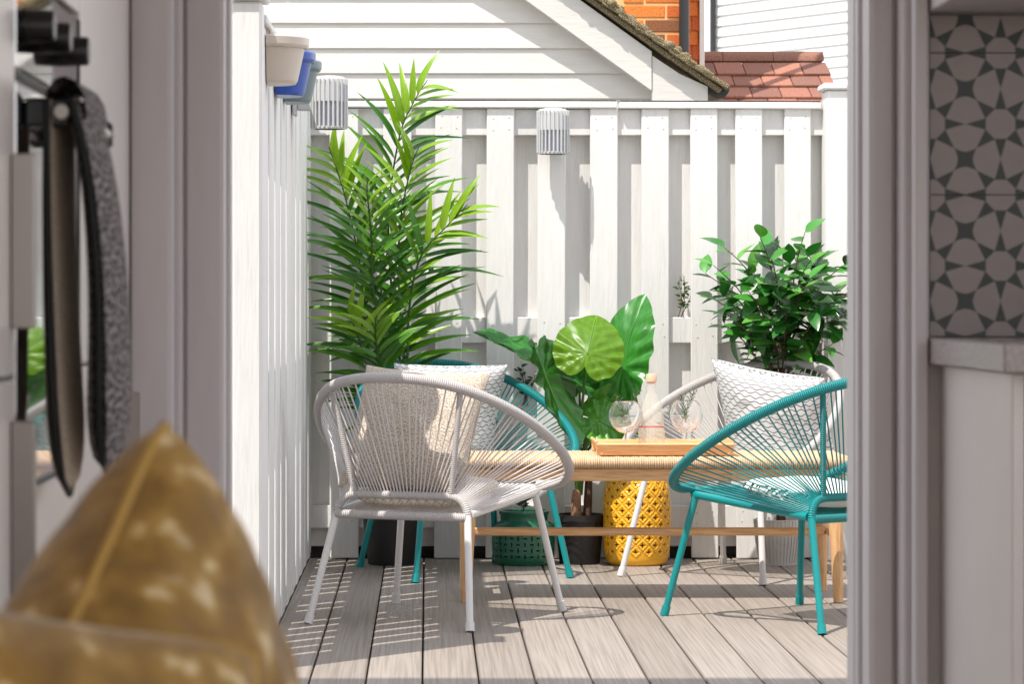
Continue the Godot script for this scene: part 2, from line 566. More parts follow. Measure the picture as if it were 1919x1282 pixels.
func star_tile() -> StandardMaterial3D:
	# printed tile: two by two octagons ringed by dark points
	var n := 512
	var im := Image.create(n, n, false, Image.FORMAT_RGB8)
	var nz := FastNoiseLite.new()
	nz.frequency = 0.01
	for px in n:
		for py in n:
			var s := 720.0 * 2.0 / n
			var x: float = absf(fposmod(px * s + 360.0, 720.0) - 360.0)
			var y: float = absf(fposmod(py * s + 360.0, 720.0) - 360.0)
			var a := maxf(x, y)
			var b := minf(x, y)
			var dark := false
			if a > 150.0 and a < 358.0 and b < 60.0 * (1.0 - (a - 150.0) / 208.0):
				dark = true
			var t := (a + b) / sqrt(2.0)
			var c := (a - b) / sqrt(2.0)
			if t > 150.0 and t < 348.0 and c < 70.0 * (1.0 - (t - 150.0) / 198.0):
				dark = true
			if t >= 340.0 and c < 2.0 + 95.0 * pow((t - 340.0) / 169.0, 1.6):
				dark = true
			var w := nz.get_noise_2d(px, py) * 0.015
			im.set_pixel(px, py, Color(0.165 + w, 0.185 + w, 0.16 + w) if dark else Color(0.61 + w, 0.565 + w, 0.55 + w))
	im.generate_mipmaps()
	var m := plain(Color.WHITE, 0.4)
	m.albedo_texture = ImageTexture.create_from_image(im)
	return m

func wave_cloth() -> StandardMaterial3D:
	# white cotton printed with rows of grey wavy lines that close into lens shapes
	var n := 512
	var im := Image.create(n, n, false, Image.FORMAT_RGB8)
	var nz := FastNoiseLite.new()
	nz.frequency = 0.05
	for px in n:
		for py in n:
			var u := px / float(n)
			var v := py / float(n)
			var row := v * 24.0
			var k := floori(row)
			var tone := 0.86
			for dk in [-1, 0, 1, 2]:
				var kk: int = k + dk
				var line: float = kk + (0.22 if kk % 2 == 0 else -0.22) * cos(TAU * u * 13.0)
				var d: float = absf(row - line)
				if d < 0.15:
					tone = minf(tone, 0.36 + 0.34 * d / 0.15 + 0.06 * nz.get_noise_2d(px * 2.0, py * 2.0))
			tone += 0.02 * nz.get_noise_2d(px * 5.0, py * 5.0)
			im.set_pixel(px, py, Color(tone, tone, tone * 1.005))
	im.generate_mipmaps()
	var m := plain(Color.WHITE, 0.9)
	m.albedo_texture = ImageTexture.create_from_image(im)
	return m

func diamond_cloth() -> StandardMaterial3D:
	var n := 256
	var im := Image.create(n, n, false, Image.FORMAT_RGB8)
	for px in n:
		for py in n:
			var a := absf(fposmod(px / 32.0, 1.0) - 0.5) + absf(fposmod(py / 32.0, 1.0) - 0.5)
			var inside := absf(a - 0.5) < 0.11 or a < 0.14
			im.set_pixel(px, py, Color(0.72, 0.64, 0.545) if inside else Color(0.89, 0.86, 0.815))
	im.generate_mipmaps()
	var m := plain(Color.WHITE, 0.9)
	m.albedo_texture = ImageTexture.create_from_image(im)
	m.uv1_triplanar = true
	m.uv1_scale = Vector3(4.2, 4.2, 4.2)
	return m

# ------------------------------------------------------------------ ground, deck
func ground_and_deck() -> void:
	var g := setting("ground", "pale paving beyond the courtyard fences")
	part(g, "ground_sheet", chamfered(Vector3(160, 0.1, 160), 0.001), M.concrete, Vector3(0, -0.17, -30))
	var deck := setting("deck", "grey brown composite decking with dark joints")
	block(deck, "joist_frame", Vector3(-0.62, -0.115, -11.70), Vector3(2.35, -0.024, -5.12), M.dark_timber)
	var k := 0
	var x := -0.013 - 0.151 * 4
	while x < 2.3:
		var o := part(deck, "deck_board", chamfered(Vector3(0.1455, 0.022, 6.56), 0.0035), M.deck[(k * 3 + k / 4) % 5], Vector3(x + 0.0755, -0.011, -8.40))
		o.position.y += 0.0006 * sin(k * 2.3)
		x += 0.151
		k += 1

# ------------------------------------------------------------------ kitchen shell
func kitchen_shell() -> void:
	var zi := -4.75
	var zo := -5.10
	var fl := setting("kitchen_floor", "pale kitchen floor")
	block(fl, "floor_slab", Vector3(-1.3, -0.1, -5.10), Vector3(1.75, 0.012, 1.6), M.kitchen_floor)
	var w := setting("door_wall", "painted wall round the open back door")
	block(w, "wall_panel", Vector3(-3.5, 0.0, zo), Vector3(-0.478, 2.6, zi), M.wall_paint)
	block(w, "wall_panel", Vector3(0.787, 0.0, zo), Vector3(1.75, 2.6, zi - 0.012), M.wall_paint)
	block(w, "wall_panel", Vector3(-0.478, 2.08, zo), Vector3(0.787, 2.6, zi - 0.001), M.wall_paint)
	var up := setting("house_upper_storey", "rendered upper storey of the house")
	block(up, "wall_mass", Vector3(-3.5, 2.602, -5.10), Vector3(1.75, 7.12, -0.2), M.render)
	var lw := setting("kitchen_wall_left", "painted side wall")
	block(lw, "wall_panel", Vector3(-1.3, 0.012, zi + 0.002), Vector3(-1.12, 2.40, 1.6), M.wall_paint)
	var rw := setting("kitchen_wall_right", "painted side wall with a long window")
	block(rw, "wall_panel", Vector3(1.62, 0.012, -4.74), Vector3(1.75, 0.80, 1.6), M.wall_paint)
	block(rw, "wall_panel", Vector3(1.62, 2.2, -4.74), Vector3(1.75, 2.40, 1.6), M.wall_paint)
	block(rw, "wall_panel", Vector3(1.62, 0.802, -4.74), Vector3(1.75, 2.198, -3.7), M.wall_paint)
	block(rw, "wall_panel", Vector3(1.62, 0.802, 1.2), Vector3(1.75, 2.198, 1.6), M.wall_paint)
	var ce := setting("kitchen_ceiling", "white ceiling")
	block(ce, "ceiling_slab", Vector3(-1.3, 2.402, -4.748), Vector3(1.75, 2.598, 1.6), M.wall_paint)
	var bw := setting("kitchen_wall_back", "back wall with a wide glazed opening")
	block(bw, "wall_panel", Vector3(-1.118, 0.014, 1.45), Vector3(-1.0, 2.398, 1.6), M.wall_paint)
	block(bw, "wall_panel", Vector3(1.5, 0.014, 1.45), Vector3(1.618, 2.398, 1.6), M.wall_paint)
	block(bw, "wall_panel", Vector3(-0.998, 2.28, 1.45), Vector3(1.498, 2.398, 1.6), M.wall_paint)
	# the door lining, stepped
	var df := thing("door_frame", "painted timber frame round the open back door", "door frame", Vector3(0, 0, -4.85))
	var put := func(called: String, x0: float, x1: float, d0: float, d1: float, bev: float) -> void:
		block(df, called, Vector3(x0, 0.013, 4.85 - d1), Vector3(x1, 2.07, 4.85 - d0), M.frame_paint, bev)
	put.call("architrave", -0.4775, -0.409, 4.735, 4.80, 0.006)
	put.call("lining", -0.4775, -0.399, 4.803, 5.06, 0.003)
	put.call("stile", -0.3985, -0.334, 4.86, 4.93, 0.006)
	put.call("stop", -0.3985, -0.327, 4.932, 4.985, 0.003)
	put.call("weather_bar", -0.3985, -0.336, 4.987, 5.05, 0.003)
	put.call("architrave", 0.7765, 0.797, 4.715, 4.76, 0.003)
	put.call("lining", 0.766, 0.7865, 4.765, 5.06, 0.003)
	put.call("stile", 0.722, 0.7655, 4.84, 4.93, 0.008)
	put.call("stop", 0.716, 0.7655, 4.932, 4.965, 0.003)
	put.call("weather_bar", 0.7145, 0.7655, 4.967, 5.05, 0.003)
	block(df, "head", Vector3(-0.4775, 2.0705, -0.15), Vector3(0.7865, 2.0795, 0.05), M.frame_paint)
	block(df, "threshold", Vector3(-0.3985, 0.0125, -0.24), Vector3(0.7655, 0.035, -0.02), M.steel)

# ------------------------------------------------------------------ fences
func fences() -> void:
	var Y := Vector3.UP
	# rear fence: boards in front of the rails, boards behind them in the gaps
	var f := thing("hit_and_miss_fence", "white board fence closing the rear of the deck behind the plants", "fence", Vector3(0, 0, -11.63))
	var spans := [[-0.383, -0.27], [-0.174, -0.063], [0.029, 0.136], [0.231, 0.339], [0.432, 0.541], [0.638, 0.747], [0.841, 0.949], [1.034, 1.14], [1.211, 1.316], [1.403, 1.507], [1.745, 1.85], [1.945, 2.05], [2.145, 2.25]]
	var nail := lathe([Vector2(0.0034, 0.0), Vector2(0.0026, 0.0012), Vector2(0.0, 0.0013)], 8)
	for i in spans.size():
		var s: Array = spans[i]
		var b := part(f, "front_board", chamfered(Vector3(s[1] - s[0], 1.766, 0.02), 0.003), M.white_wood[i % 4], Vector3((s[0] + s[1]) * 0.5, 0.887 + 0.003 * sin(i * 3.1), -0.01 + 0.0012 * sin(i * 1.9)))
		b.rotation.z = 0.003 * sin(i * 5.7)
		for ny in [1.735, 1.69, 0.925, 0.875, 0.185, 0.145]:
			for nx in [0.22, 0.79]:
				part(b, "nail_head", nail, M.nail, Vector3((nx - 0.5 + 0.03 * sin(i * 7.0 + ny * 40.0)) * (s[1] - s[0]), ny - 0.887 + 0.006 * sin(i * 3.0 + nx * 9.0), 0.0101), Basis(Vector3.RIGHT, PI / 2))
		var nxt: float = spans[i + 1][0] if i + 1 < spans.size() else s[1] + 0.09
		part(f, "back_board", chamfered(Vector3(nxt - s[1] + 0.05, 1.72, 0.02), 0.003), M.white_wood[(i + 2) % 4], Vector3((s[1] + nxt) * 0.5, 0.905, -0.0765))
	part(f, "back_board", chamfered(Vector3(0.18, 1.72, 0.02), 0.003), M.white_wood[1], Vector3(-0.44, 0.905, -0.0765))
	for r in [[1.665, 1.768], [0.848, 0.950], [0.12, 0.21]]:
		part(f, "rail", chamfered(Vector3(2.80, r[1] - r[0], 0.045), 0.003), M.white_wood[2], Vector3(0.88, (r[0] + r[1]) * 0.5, -0.0435))
	for s in [[-0.46, 0.745, 0.0], [0.752, 1.545, -0.004], [1.70, 2.28, -0.004]]:
		var c := part(f, "coping", chamfered(Vector3(s[1] - s[0], 0.026, 0.115), 0.004), M.white_wood[0], Vector3((s[0] + s[1]) * 0.5, 1.785 + s[2], -0.045))
		c.rotation.z = -0.003
		var t := part(f, "coping_felt", chamfered(Vector3(s[1] - s[0] - 0.01, 0.006, 0.105), 0.002), M.felt, Vector3((s[0] + s[1]) * 0.5, 1.8015 + s[2], -0.048))
		t.rotation.z = -0.003
	part(f, "gravel_board", chamfered(Vector3(2.80, 0.10, 0.03), 0.003), M.dark_timber, Vector3(0.88, 0.03, -0.085))

	var post := thing("fence_post", "white capped square post ending the rear fence beside the ficus", "post", Vector3(1.62, 0, -11.60))
	block(post, "shaft", Vector3(-0.068, 0, -0.075), Vector3(0.068, 1.835, 0.075), M.white_wood[0], 0.006)
	block(post, "cap", Vector3(-0.082, 1.836, -0.09), Vector3(0.082, 1.862, 0.09), M.white_wood[3], 0.008)

	# side fence: upright slats with thin gaps, rails on the far side
	var sf := thing("slatted_fence", "white upright slat fence along the deck under the hanging pots", "fence", Vector3(-0.455, 0, -8.2))
	var z := -0.03
	var i := 0
	while z > -3.42:
		var gap := 0.0 if i in [6, 9, 15, 19] else 0.048
		var wide := 0.128 if gap > 0.0 else 0.176
		part(sf, "slat", chamfered(Vector3(0.018, 1.76, wide), 0.003), M.white_wood[(i * 3) % 4], Vector3(-0.009 - 0.003 * (i % 2), 0.90, z - wide * 0.5))
		z -= wide + (gap if gap > 0.0 else 0.0)
		i += 1
	for r in [[0.03, 0.14], [0.66, 0.86], [1.53, 1.77]]:
		part(sf, "rail", chamfered(Vector3(0.04, r[1] - r[0], 3.40), 0.003), M.white_wood[1], Vector3(-0.042, (r[0] + r[1]) * 0.5, -1.73))
	block(sf, "coping", Vector3(-0.075, 1.782, -3.40), Vector3(0.012, 1.806, 0.0), M.white_wood[2], 0.004)

	var p2 := thing("fence_post", "tall white square post at the open end of the slat fence", "post", Vector3(-0.494, 0, -8.12))
	block(p2, "shaft", Vector3(-0.040, -0.02, -0.07), Vector3(0.044, 1.83, 0.05), M.white_wood[3], 0.008)
	block(p2, "cap", Vector3(-0.055, 1.831, -0.085), Vector3(0.058, 1.865, 0.065), M.white_wood[1], 0.006)

	# the other side of the deck
	var of := thing("slatted_fence", "white upright slat fence along the open side of the deck", "fence", Vector3(2.34, 0, -6.4))
	for n in 42:
		part(of, "slat", chamfered(Vector3(0.018, 1.76, 0.11), 0.003), M.white_wood[n % 4], Vector3(0.0, 0.90, -0.06 - n * 0.122))
	for r in [[0.12, 0.21], [0.85, 0.95], [1.60, 1.70]]:
		part(of, "rail", chamfered(Vector3(0.04, r[1] - r[0], 5.12), 0.003), M.white_wood[1], Vector3(0.0295, (r[0] + r[1]) * 0.5, -2.56))

# ------------------------------------------------------------------ neighbouring buildings
func prism(poly: Array, z0: float, z1: float) -> ArrayMesh:
	# a convex outline in the xy plane drawn out along z
	var st := begin()
	st.set_smooth_group(-1)
	var mid := Vector3.ZERO
	for p in poly:
		mid += Vector3(p.x, p.y, 0) / poly.size()
	mid.z = (z0 + z1) * 0.5
	for k in poly.size():
		var a: Vector2 = poly[k]
		var b: Vector2 = poly[(k + 1) % poly.size()]
		quad_out(st, Vector3(a.x, a.y, z0), Vector3(b.x, b.y, z0), Vector3(b.x, b.y, z1), Vector3(a.x, a.y, z1), mid)
		if k > 0 and k < poly.size() - 1:
			for z in [z0, z1]:
				tri_out(st, Vector3(poly[0].x, poly[0].y, z), Vector3(a.x, a.y, z), Vector3(b.x, b.y, z), mid)
	return finish(st)

func neighbours() -> void:
	# weatherboarded garage with its gable towards the courtyard
	var g := thing("weatherboard_garage", "cream weatherboarded garage gable with mossy tiled verge above the fence", "garage", Vector3(0, 0, -13.0))
	var slope := 0.722
	var verge_y := func(x: float) -> float:      # lower edge of the barge board
		return 1.933 + (0.977 - x) * slope
	block(g, "wall_body", Vector3(-3.4, -0.1, -3.0), Vector3(1.02, 1.93, -0.03), M.white_siding[1])
	part(g, "wall_body", prism([Vector2(-3.4, 1.932), Vector2(1.02, 1.932), Vector2(-1.19, 3.5)], -3.0, -0.03), M.white_siding[1])
	var y := 0.0300
	var n := 0
	while y < 3.3:
		var x1: float = minf(1.0, 0.977 - (y - 1.96) / slope + 0.06)
		var x0: float = maxf(-3.4, -3.4 + maxf(0.0, (y - 1.96) / slope))
		if x1 > x0 + 0.1:
			var joint: float = -0.62 - 0.5 * (n % 3)
			for s in [[x0, minf(joint, x1)], [minf(joint, x1) + 0.003, x1]]:
				if s[1] - s[0] > 0.05:
					var b := part(g, "siding_board", chamfered(Vector3(s[1] - s[0], 0.125, 0.016), 0.003), M.white_siding[(n * 3 + int(s[0] * 5)) % 4], Vector3((s[0] + s[1]) * 0.5, y + 0.055, -0.012))
					b.rotation.x = -0.11
		y += 0.1105
		n += 1
	# barge boards on both slopes, roof tiles over them
	var up := Vector2(-0.811, 0.585)
	var out := Vector2(0.585, 0.811)
	for side in [1.0, -1.0]:
		var flip := func(p: Vector2) -> Vector2:
			return p if side > 0.0 else Vector2(-2.38 - p.x, p.y)
		var a := Vector2(0.977, 1.933)
		var top := a + up * 2.72
		part(g, "barge_board", prism([flip.call(a), flip.call(a + Vector2(0, 0.170)), flip.call(top + Vector2(0, 0.170)), flip.call(top)], -0.02, 0.085), M.white_siding[0])
		part(g, "box_end", prism([flip.call(Vector2(0.980, 1.80)), flip.call(Vector2(0.980, 2.085)), flip.call(Vector2(1.10, 2.005)), flip.call(Vector2(1.222, 1.95)), flip.call(Vector2(1.222, 1.80))], -0.03, 0.079), M.white_siding[2])
		part(g, "roof_slope", prism([flip.call(Vector2(1.26, 1.945)), flip.call(Vector2(1.26, 1.965)), flip.call(top + Vector2(0, 0.20)), flip.call(top + Vector2(0, 0.155))], -3.0, -0.1), M.moss)
		for k in 34:
			var c := Vector2(1.245, 1.948) + up * (0.09 * k) * (1.0 if k > 2 else 0.98)
			var lift := 0.02 * maxf(0.0, 3 - k) * 0.35
			var p: Vector2 = flip.call(c + out * (0.018 - lift * 0.4) + Vector2(0, lift))
			var tile := part(g, "verge_tile", chamfered(Vector3(0.135, 0.020 + 0.004 * (k % 3), 0.24), 0.004), M.moss, Vector3(p.x, p.y, 0.030))
			tile.rotation.z = side * (-0.625 + 0.07 + 0.04 * sin(k * 2.1))
			var low := part(g, "verge_bedding", chamfered(Vector3(0.10, 0.022, 0.20), 0.006), M.moss, Vector3(p.x, p.y, 0.022) - Vector3(out.x * side, out.y, 0) * 0.024)
			low.rotation.z = side * -0.625
	# clumps of moss along the visible verge
	for k in 120:
		var t := rng.randf() * 1.1 if k < 90 else rng.randf() * 2.4
		var c := Vector2(1.22, 1.985) + up * t
		var r := rng.randf_range(0.008, 0.026)
		var clump := part(g, "moss_clump", moss_ball(k % 4), M.moss, Vector3(c.x, c.y + r * 0.3 + 0.012, rng.randf_range(0.02, 0.14)), Basis.from_scale(Vector3(r * 1.3, r * 0.8, r)))
		clump.rotation.y = k * 1.3
	part(g, "gutter", half_gutter(0.047, 3.1), M.plastic_dark, Vector3(1.272, 1.945, 0.06))

	# brick house behind
	var h := thing("brick_house", "orange brick house wall with black drainpipe behind the garage roof", "house", Vector3(0, 0, -15.5))
	block(h, "wall_body", Vector3(-2.5, -0.1, -3.2), Vector3(1.352, 5.2, -0.11), M.mortar)
	block(h, "mortar_bed", Vector3(0.62, 1.5, -0.108), Vector3(1.350, 3.3, -0.006), M.mortar, 0.001)
	var brick := chamfered(Vector3(0.215, 0.064, 0.098), 0.004)
	var header := chamfered(Vector3(0.102, 0.064, 0.098), 0.004)
	var row := 0
	var by := 1.55
	while by < 3.25:
		var x := 1.355
		var flemish := row % 2
		var col := 0
		while x > 0.66:
			var short_one := (col + flemish) % 2 == 1
			var wl := 0.102 if short_one else 0.215
			x -= wl
			if x > 0.85 or by < 2.50:
				part(h, "brick", header if short_one else brick, M.brick[3 if rng.randf() < 0.24 else rng.randi() % 5], Vector3(x + wl * 0.5, by, -0.05 + rng.randf_range(-0.002, 0.002)))
			x -= 0.011
			col += 1
		by += 0.0755
		row += 1
	var win := block(h, "window_frame", Vector3(0.70, 2.515, -0.08), Vector3(0.938, 3.2, 0.012), M.far_white, 0.004)
	part(win, "pane", chamfered(Vector3(0.14, 0.52, 0.01), 0.002), plain(Color(0.62, 0.66, 0.70), 0.08), Vector3(-0.03, 0.06, 0.05))
	part(h, "drainpipe", tube_mesh([Vector3(1.338, 1.4, 0.05), Vector3(1.338, 5.0, 0.05)], 0.027, -1.0, 14), M.plastic_dark)
	part(h, "pipe_bracket", chamfered(Vector3(0.075, 0.03, 0.05), 0.004), M.plastic_dark, Vector3(1.338, 3.0, 0.025))
	# tile hanging beside it
	block(h, "side_body", Vector3(1.3525, -0.1, -3.0), Vector3(1.455, 5.2, -0.42), M.mortar)
	for r in 22:
		for c in 2:
			var t := part(h, "hung_tile", chamfered(Vector3(0.062, 0.115, 0.012), 0.004), M.brick[[0, 1, 4, 2][(r * 2 + c * 3) % 4]], Vector3(1.385 + c * 0.064 - 0.03 * (r % 2), 1.9 + r * 0.078, -0.405))
			t.rotation.x = -0.12
	block(h, "corner_board", Vector3(1.458, 1.5, -0.46), Vector3(1.485, 5.2, -0.38), M.far_white)

	# low tiled roof beside it
	var l := thing("tiled_outbuilding", "low outbuilding roof of pink clay tiles with a mortared ridge", "outbuilding", Vector3(0, 0, -15.75))
	block(l, "wall_body", Vector3(1.40, -0.1, -0.66), Vector3(2.13, 1.99, -0.12), M.mortar)
	var tilt := atan2(0.286, 0.65)
	for r in 4:
		var s := r * 0.185
		var x := 1.34 - 0.079 * (r % 2)
		var c := 0
		while x < 2.18:
			var x1 := minf(x + 0.158, 2.20)
			if x1 - x > 0.03:
				var t := part(l, "roof_tile", chamfered(Vector3(x1 - x - 0.004, 0.015, 0.235), 0.003), M.roof_tile[(r * 5 + c * 3) % 4], Vector3((x + x1) * 0.5, 2.045 + s * sin(tilt) + 0.02 + rng.randf_range(-0.002, 0.002), -s * cos(tilt)))
				t.rotation.x = tilt - 0.08
			x += 0.158
			c += 1
	for c in 3:
		part(l, "ridge_tile", lathe_half(0.085, 0.277), M.ridge, Vector3(1.355 + 0.280 * c, 2.345, -0.72))
	part(l, "roof_bed", chamfered(Vector3(0.68, 0.02, 0.72), 0.003), M.dark_timber, Vector3(1.755, 2.160, -0.34), Basis(Vector3.RIGHT, tilt))

	# white boarded house far behind, its wall turned away
	var f := thing("white_boarded_house", "white boarded house wall rising far behind the clay tiled roof", "house", Vector3(3.24, 0, -34.0), -0.985)
	block(f, "wall_body", Vector3(0.0, -0.1, -3.0), Vector3(7.0, 9.0, -0.03), M.far_white)
	for r in 44:
		var b := part(f, "siding_board", chamfered(Vector3(6.9, 0.135, 0.026), 0.003), M.far_board, Vector3(3.52, 2.2 + r * 0.1195, -0.010))
		b.rotation.x = -0.17
	block(f, "corner_board", Vector3(-0.03, 1.5, -0.05), Vector3(0.055, 9.0, 0.035), M.far_white)
	part(f, "downpipe", tube_mesh([Vector3(0.13, 1.5, 0.06), Vector3(0.13, 8.8, 0.06)], 0.035, -1.0, 10), M.plastic_dark)

var moss_meshes := []
func moss_ball(which: int) -> ArrayMesh:
	while moss_meshes.size() < 4:
		var nz := FastNoiseLite.new()
		nz.seed = 90 + moss_meshes.size()
		nz.frequency = 0.9
		var st := begin()
		st.set_smooth_group(0)
		var p := func(i: int, j: int) -> Vector3:
			var v := Vector3(sin(PI * j / 5.0) * cos(TAU * (i % 8) / 8.0), cos(PI * j / 5.0), sin(PI * j / 5.0) * sin(TAU * (i % 8) / 8.0))
			return v * (1.0 + 0.4 * nz.get_noise_3dv(v * 2.0))
		for i in 8:
			for j in 5:
				if j > 0:
					tri_out(st, p.call(i, j), p.call(i + 1, j), p.call(i, j + 1))
				if j < 4:
					tri_out(st, p.call(i + 1, j), p.call(i + 1, j + 1), p.call(i, j + 1))
		moss_meshes.append(finish(st))
	return moss_meshes[which]

func half_gutter(r: float, length: float) -> ArrayMesh:
	var st := begin()
	st.set_smooth_group(1)
	for k in 12:
		var a0 := PI + PI * k / 12.0
		var a1 := PI + PI * (k + 1) / 12.0
		for rr in [r, r - 0.004]:
			quad(st, Vector3(cos(a0) * rr, sin(a0) * rr, 0), Vector3(cos(a1) * rr, sin(a1) * rr, 0), Vector3(cos(a1) * rr, sin(a1) * rr, -length), Vector3(cos(a0) * rr, sin(a0) * rr, -length))
	st.set_smooth_group(-1)
	for k in 12:
		var a0 := PI + PI * k / 12.0
		var a1 := PI + PI * (k + 1) / 12.0
		for z in [0.0, -length]:
			tri_out(st, Vector3(0, 0, z), Vector3(cos(a0) * r, sin(a0) * r, z), Vector3(cos(a1) * r, sin(a1) * r, z), Vector3(0, 0, -length * 0.5))
	return finish(st)

func lathe_half(r: float, length: float) -> ArrayMesh:
	# half-round ridge tile along x
	var st := begin()
	st.set_smooth_group(1)
	for k in 10:
		var a0 := PI * k / 10.0
		var a1 := PI * (k + 1) / 10.0
		quad_out(st, Vector3(0, sin(a0) * r * 0.7, cos(a0) * r), Vector3(length, sin(a0) * r * 0.7, cos(a0) * r), Vector3(length, sin(a1) * r * 0.7, cos(a1) * r), Vector3(0, sin(a1) * r * 0.7, cos(a1) * r), Vector3(length * 0.5, 0, 0))
	st.set_smooth_group(-1)
	for k in 10:
		var a0 := PI * k / 10.0
		var a1 := PI * (k + 1) / 10.0
		for x in [0.0, length]:
			tri_out(st, Vector3(x, 0, 0), Vector3(x, sin(a0) * r * 0.7, cos(a0) * r), Vector3(x, sin(a1) * r * 0.7, cos(a1) * r), Vector3(length * 0.5, 0.01, 0))
	return finish(st)

# ------------------------------------------------------------------ kitchen units
func kitchen_units() -> void:
	var X := -0.475
	var handle := func(cab: Node3D, z: float, y0: float, y1: float) -> void:
		block(cab, "handle", Vector3(0.001, y0, z - 0.012), Vector3(0.029, y1, z + 0.002), M.steel, 0.002)
	# near tall cabinet
	var a := thing("tall_cabinet", "white two door kitchen cabinet with long steel handles before the oven", "cabinet", Vector3(X, 0.013, -2.9))
	block(a, "carcass", Vector3(-0.62, 0, -0.517), Vector3(-0.021, 2.2, 0.5), M.cabinet)
	block(a, "door", Vector3(-0.02, 0.912, -0.516), Vector3(0, 2.195, 0.498), M.cabinet, 0.002)
	block(a, "door", Vector3(-0.02, 0.1, -0.516), Vector3(0, 0.906, 0.498), M.cabinet, 0.002)
	handle.call(a, -0.475, 0.965, 1.165)
	handle.call(a, -0.475, 0.62, 0.86)
	# oven tower
	var t := thing("oven_housing", "white cabinet tower housing the mirrored oven", "cabinet", Vector3(X, 0.013, -3.735))
	block(t, "carcass", Vector3(-0.62, 0, -0.314), Vector3(-0.021, 0.775, 0.315), M.cabinet)
	block(t, "carcass", Vector3(-0.62, 1.385, -0.314), Vector3(-0.021, 2.2, 0.315), M.cabinet)
	block(t, "door", Vector3(-0.02, 0.1, -0.313), Vector3(0, 0.770, 0.313), M.cabinet)
	block(t, "door", Vector3(-0.02, 1.390, -0.313), Vector3(0, 2.195, 0.313), M.cabinet)
	var ov := thing("built_in_oven", "mirror fronted built-in oven with black knobs and bar handle", "oven", Vector3(X, 0.79, -3.735))
	block(ov, "casing", Vector3(-0.58, 0, -0.312), Vector3(-0.021, 0.605, 0.312), M.black)
	block(ov, "glass_door", Vector3(-0.0205, 0.004, -0.298), Vector3(0.0, 0.475, 0.310), M.mirror_glass, 0.002)
	block(ov, "control_panel", Vector3(-0.0205, 0.490, -0.298), Vector3(0.0, 0.604, 0.310), M.mirror_glass, 0.002)
	block(ov, "trim", Vector3(-0.0205, 0.004, -0.311), Vector3(0.002, 0.604, -0.2985), M.black)
	for zk in [0.235, 0.075, -0.12]:
		var k := part(ov, "knob", lathe([Vector2(0, 0), Vector2(0.020, 0), Vector2(0.020, 0.004), Vector2(0.0185, 0.032), Vector2(0.0165, 0.035), Vector2(0, 0.035)], 24), M.black, Vector3(0.0005, 0.545, zk))
		k.rotation.z = -PI / 2
	part(ov, "handle", tube_mesh([Vector3(0.046, 0.442, 0.26), Vector3(0.046, 0.442, -0.25)], 0.0085, -1.0, 12), M.steel)
	for zk in [0.235, -0.225]:
		block(ov, "handle_bracket", Vector3(0.0005, 0.425, zk - 0.012), Vector3(0.055, 0.459, zk + 0.012), M.black, 0.004)
	# far tall cabinet
	var b := thing("tall_cabinet", "white two door kitchen cabinet between the oven and the back door", "cabinet", Vector3(X, 0.013, -4.39))
	block(b, "carcass", Vector3(-0.62, 0, -0.34), Vector3(-0.021, 2.2, 0.339), M.cabinet)
	block(b, "door", Vector3(-0.02, 0.912, -0.338), Vector3(0, 2.195, 0.338), M.cabinet, 0.002)
	block(b, "door", Vector3(-0.02, 0.1, -0.338), Vector3(0, 0.906, 0.338), M.cabinet, 0.002)
	handle.call(b, -0.21, 0.62, 0.856)
	# oven gloves over the bar
	var gl := thing("oven_glove", "long quilted grey and beige oven glove draped over the oven handle", "oven glove", Vector3(X, 0, -3.60))
	for s in [[0.022, 0.775, "beige_pad", M.quilt_beige, 0.036, 0.0], [0.080, 0.80, "grey_pad", M.quilt_dark, 0.046, 0.012]]:
		var st := begin()
		st.set_smooth_group(0)
		var n := 22
		var face := func(u: int, v: int, side: float) -> Vector3:
			var tt: float = float(v) / n
			var w: float = 0.118 if tt < 0.72 else 0.118 * sqrt(maxf(0.0, 1.0 - pow((tt - 0.72) / 0.28, 2.0)))
			var uu: float = 2.0 * u / 8.0 - 1.0
			var y: float = lerpf(1.247, s[1], tt)
			var bulge: float = s[4] * (0.35 + 0.65 * (1.0 - uu * uu)) * (0.7 + 0.5 * tt) * 0.5 * sqrt(maxf(0.0, 1.0 - pow(maxf(0.0, (tt - 0.78) / 0.22), 2.0)))
			var sway: float = s[5] * sin(tt * PI) + 0.012 * tt * tt + (0.018 * (1.0 - exp(-tt * 6.0)) if s[0] > 0.05 else 0.0)
			return Vector3(s[0] - (0.024 if s[0] > 0.05 else -0.006) + sway + side * bulge, y, w * uu + 0.004 * sin(tt * 5.0))
		for v in n:
			for u in 8:
				for side in [1.0, -1.0]:
					quad_out(st, face.call(u, v, side), face.call(u + 1, v, side), face.call(u + 1, v + 1, side), face.call(u, v + 1, side), face.call(4, v, 0.0))
		var pad := part(gl, s[2], finish(st), s[3])
		var edge := PackedVector3Array()
		for v in n + 1:
			edge.append(face.call(8, v, 0.0))
		for v in n:
			edge.append(face.call(0, n - 1 - v, 0.0))
		var eb := begin()
		tube(eb, edge, 0.0045, 0.0045, 8)
		part(pad, "binding", finish(eb), M.binding)
	part(gl, "fold", tube_mesh([Vector3(0.030, 1.235, 0.0), Vector3(0.034, 1.258, 0.0), Vector3(0.046, 1.266, 0.0), Vector3(0.062, 1.258, 0.0), Vector3(0.070, 1.235, 0.0)], 0.006, -1.0, 8), M.quilt_dark)
	var strap := begin()
	strap.set_smooth_group(0)
	var arc := [Vector2(0.026, 1.225), Vector2(0.027, 1.25), Vector2(0.036, 1.264), Vector2(0.048, 1.268), Vector2(0.062, 1.262), Vector2(0.071, 1.247), Vector2(0.075, 1.225)]
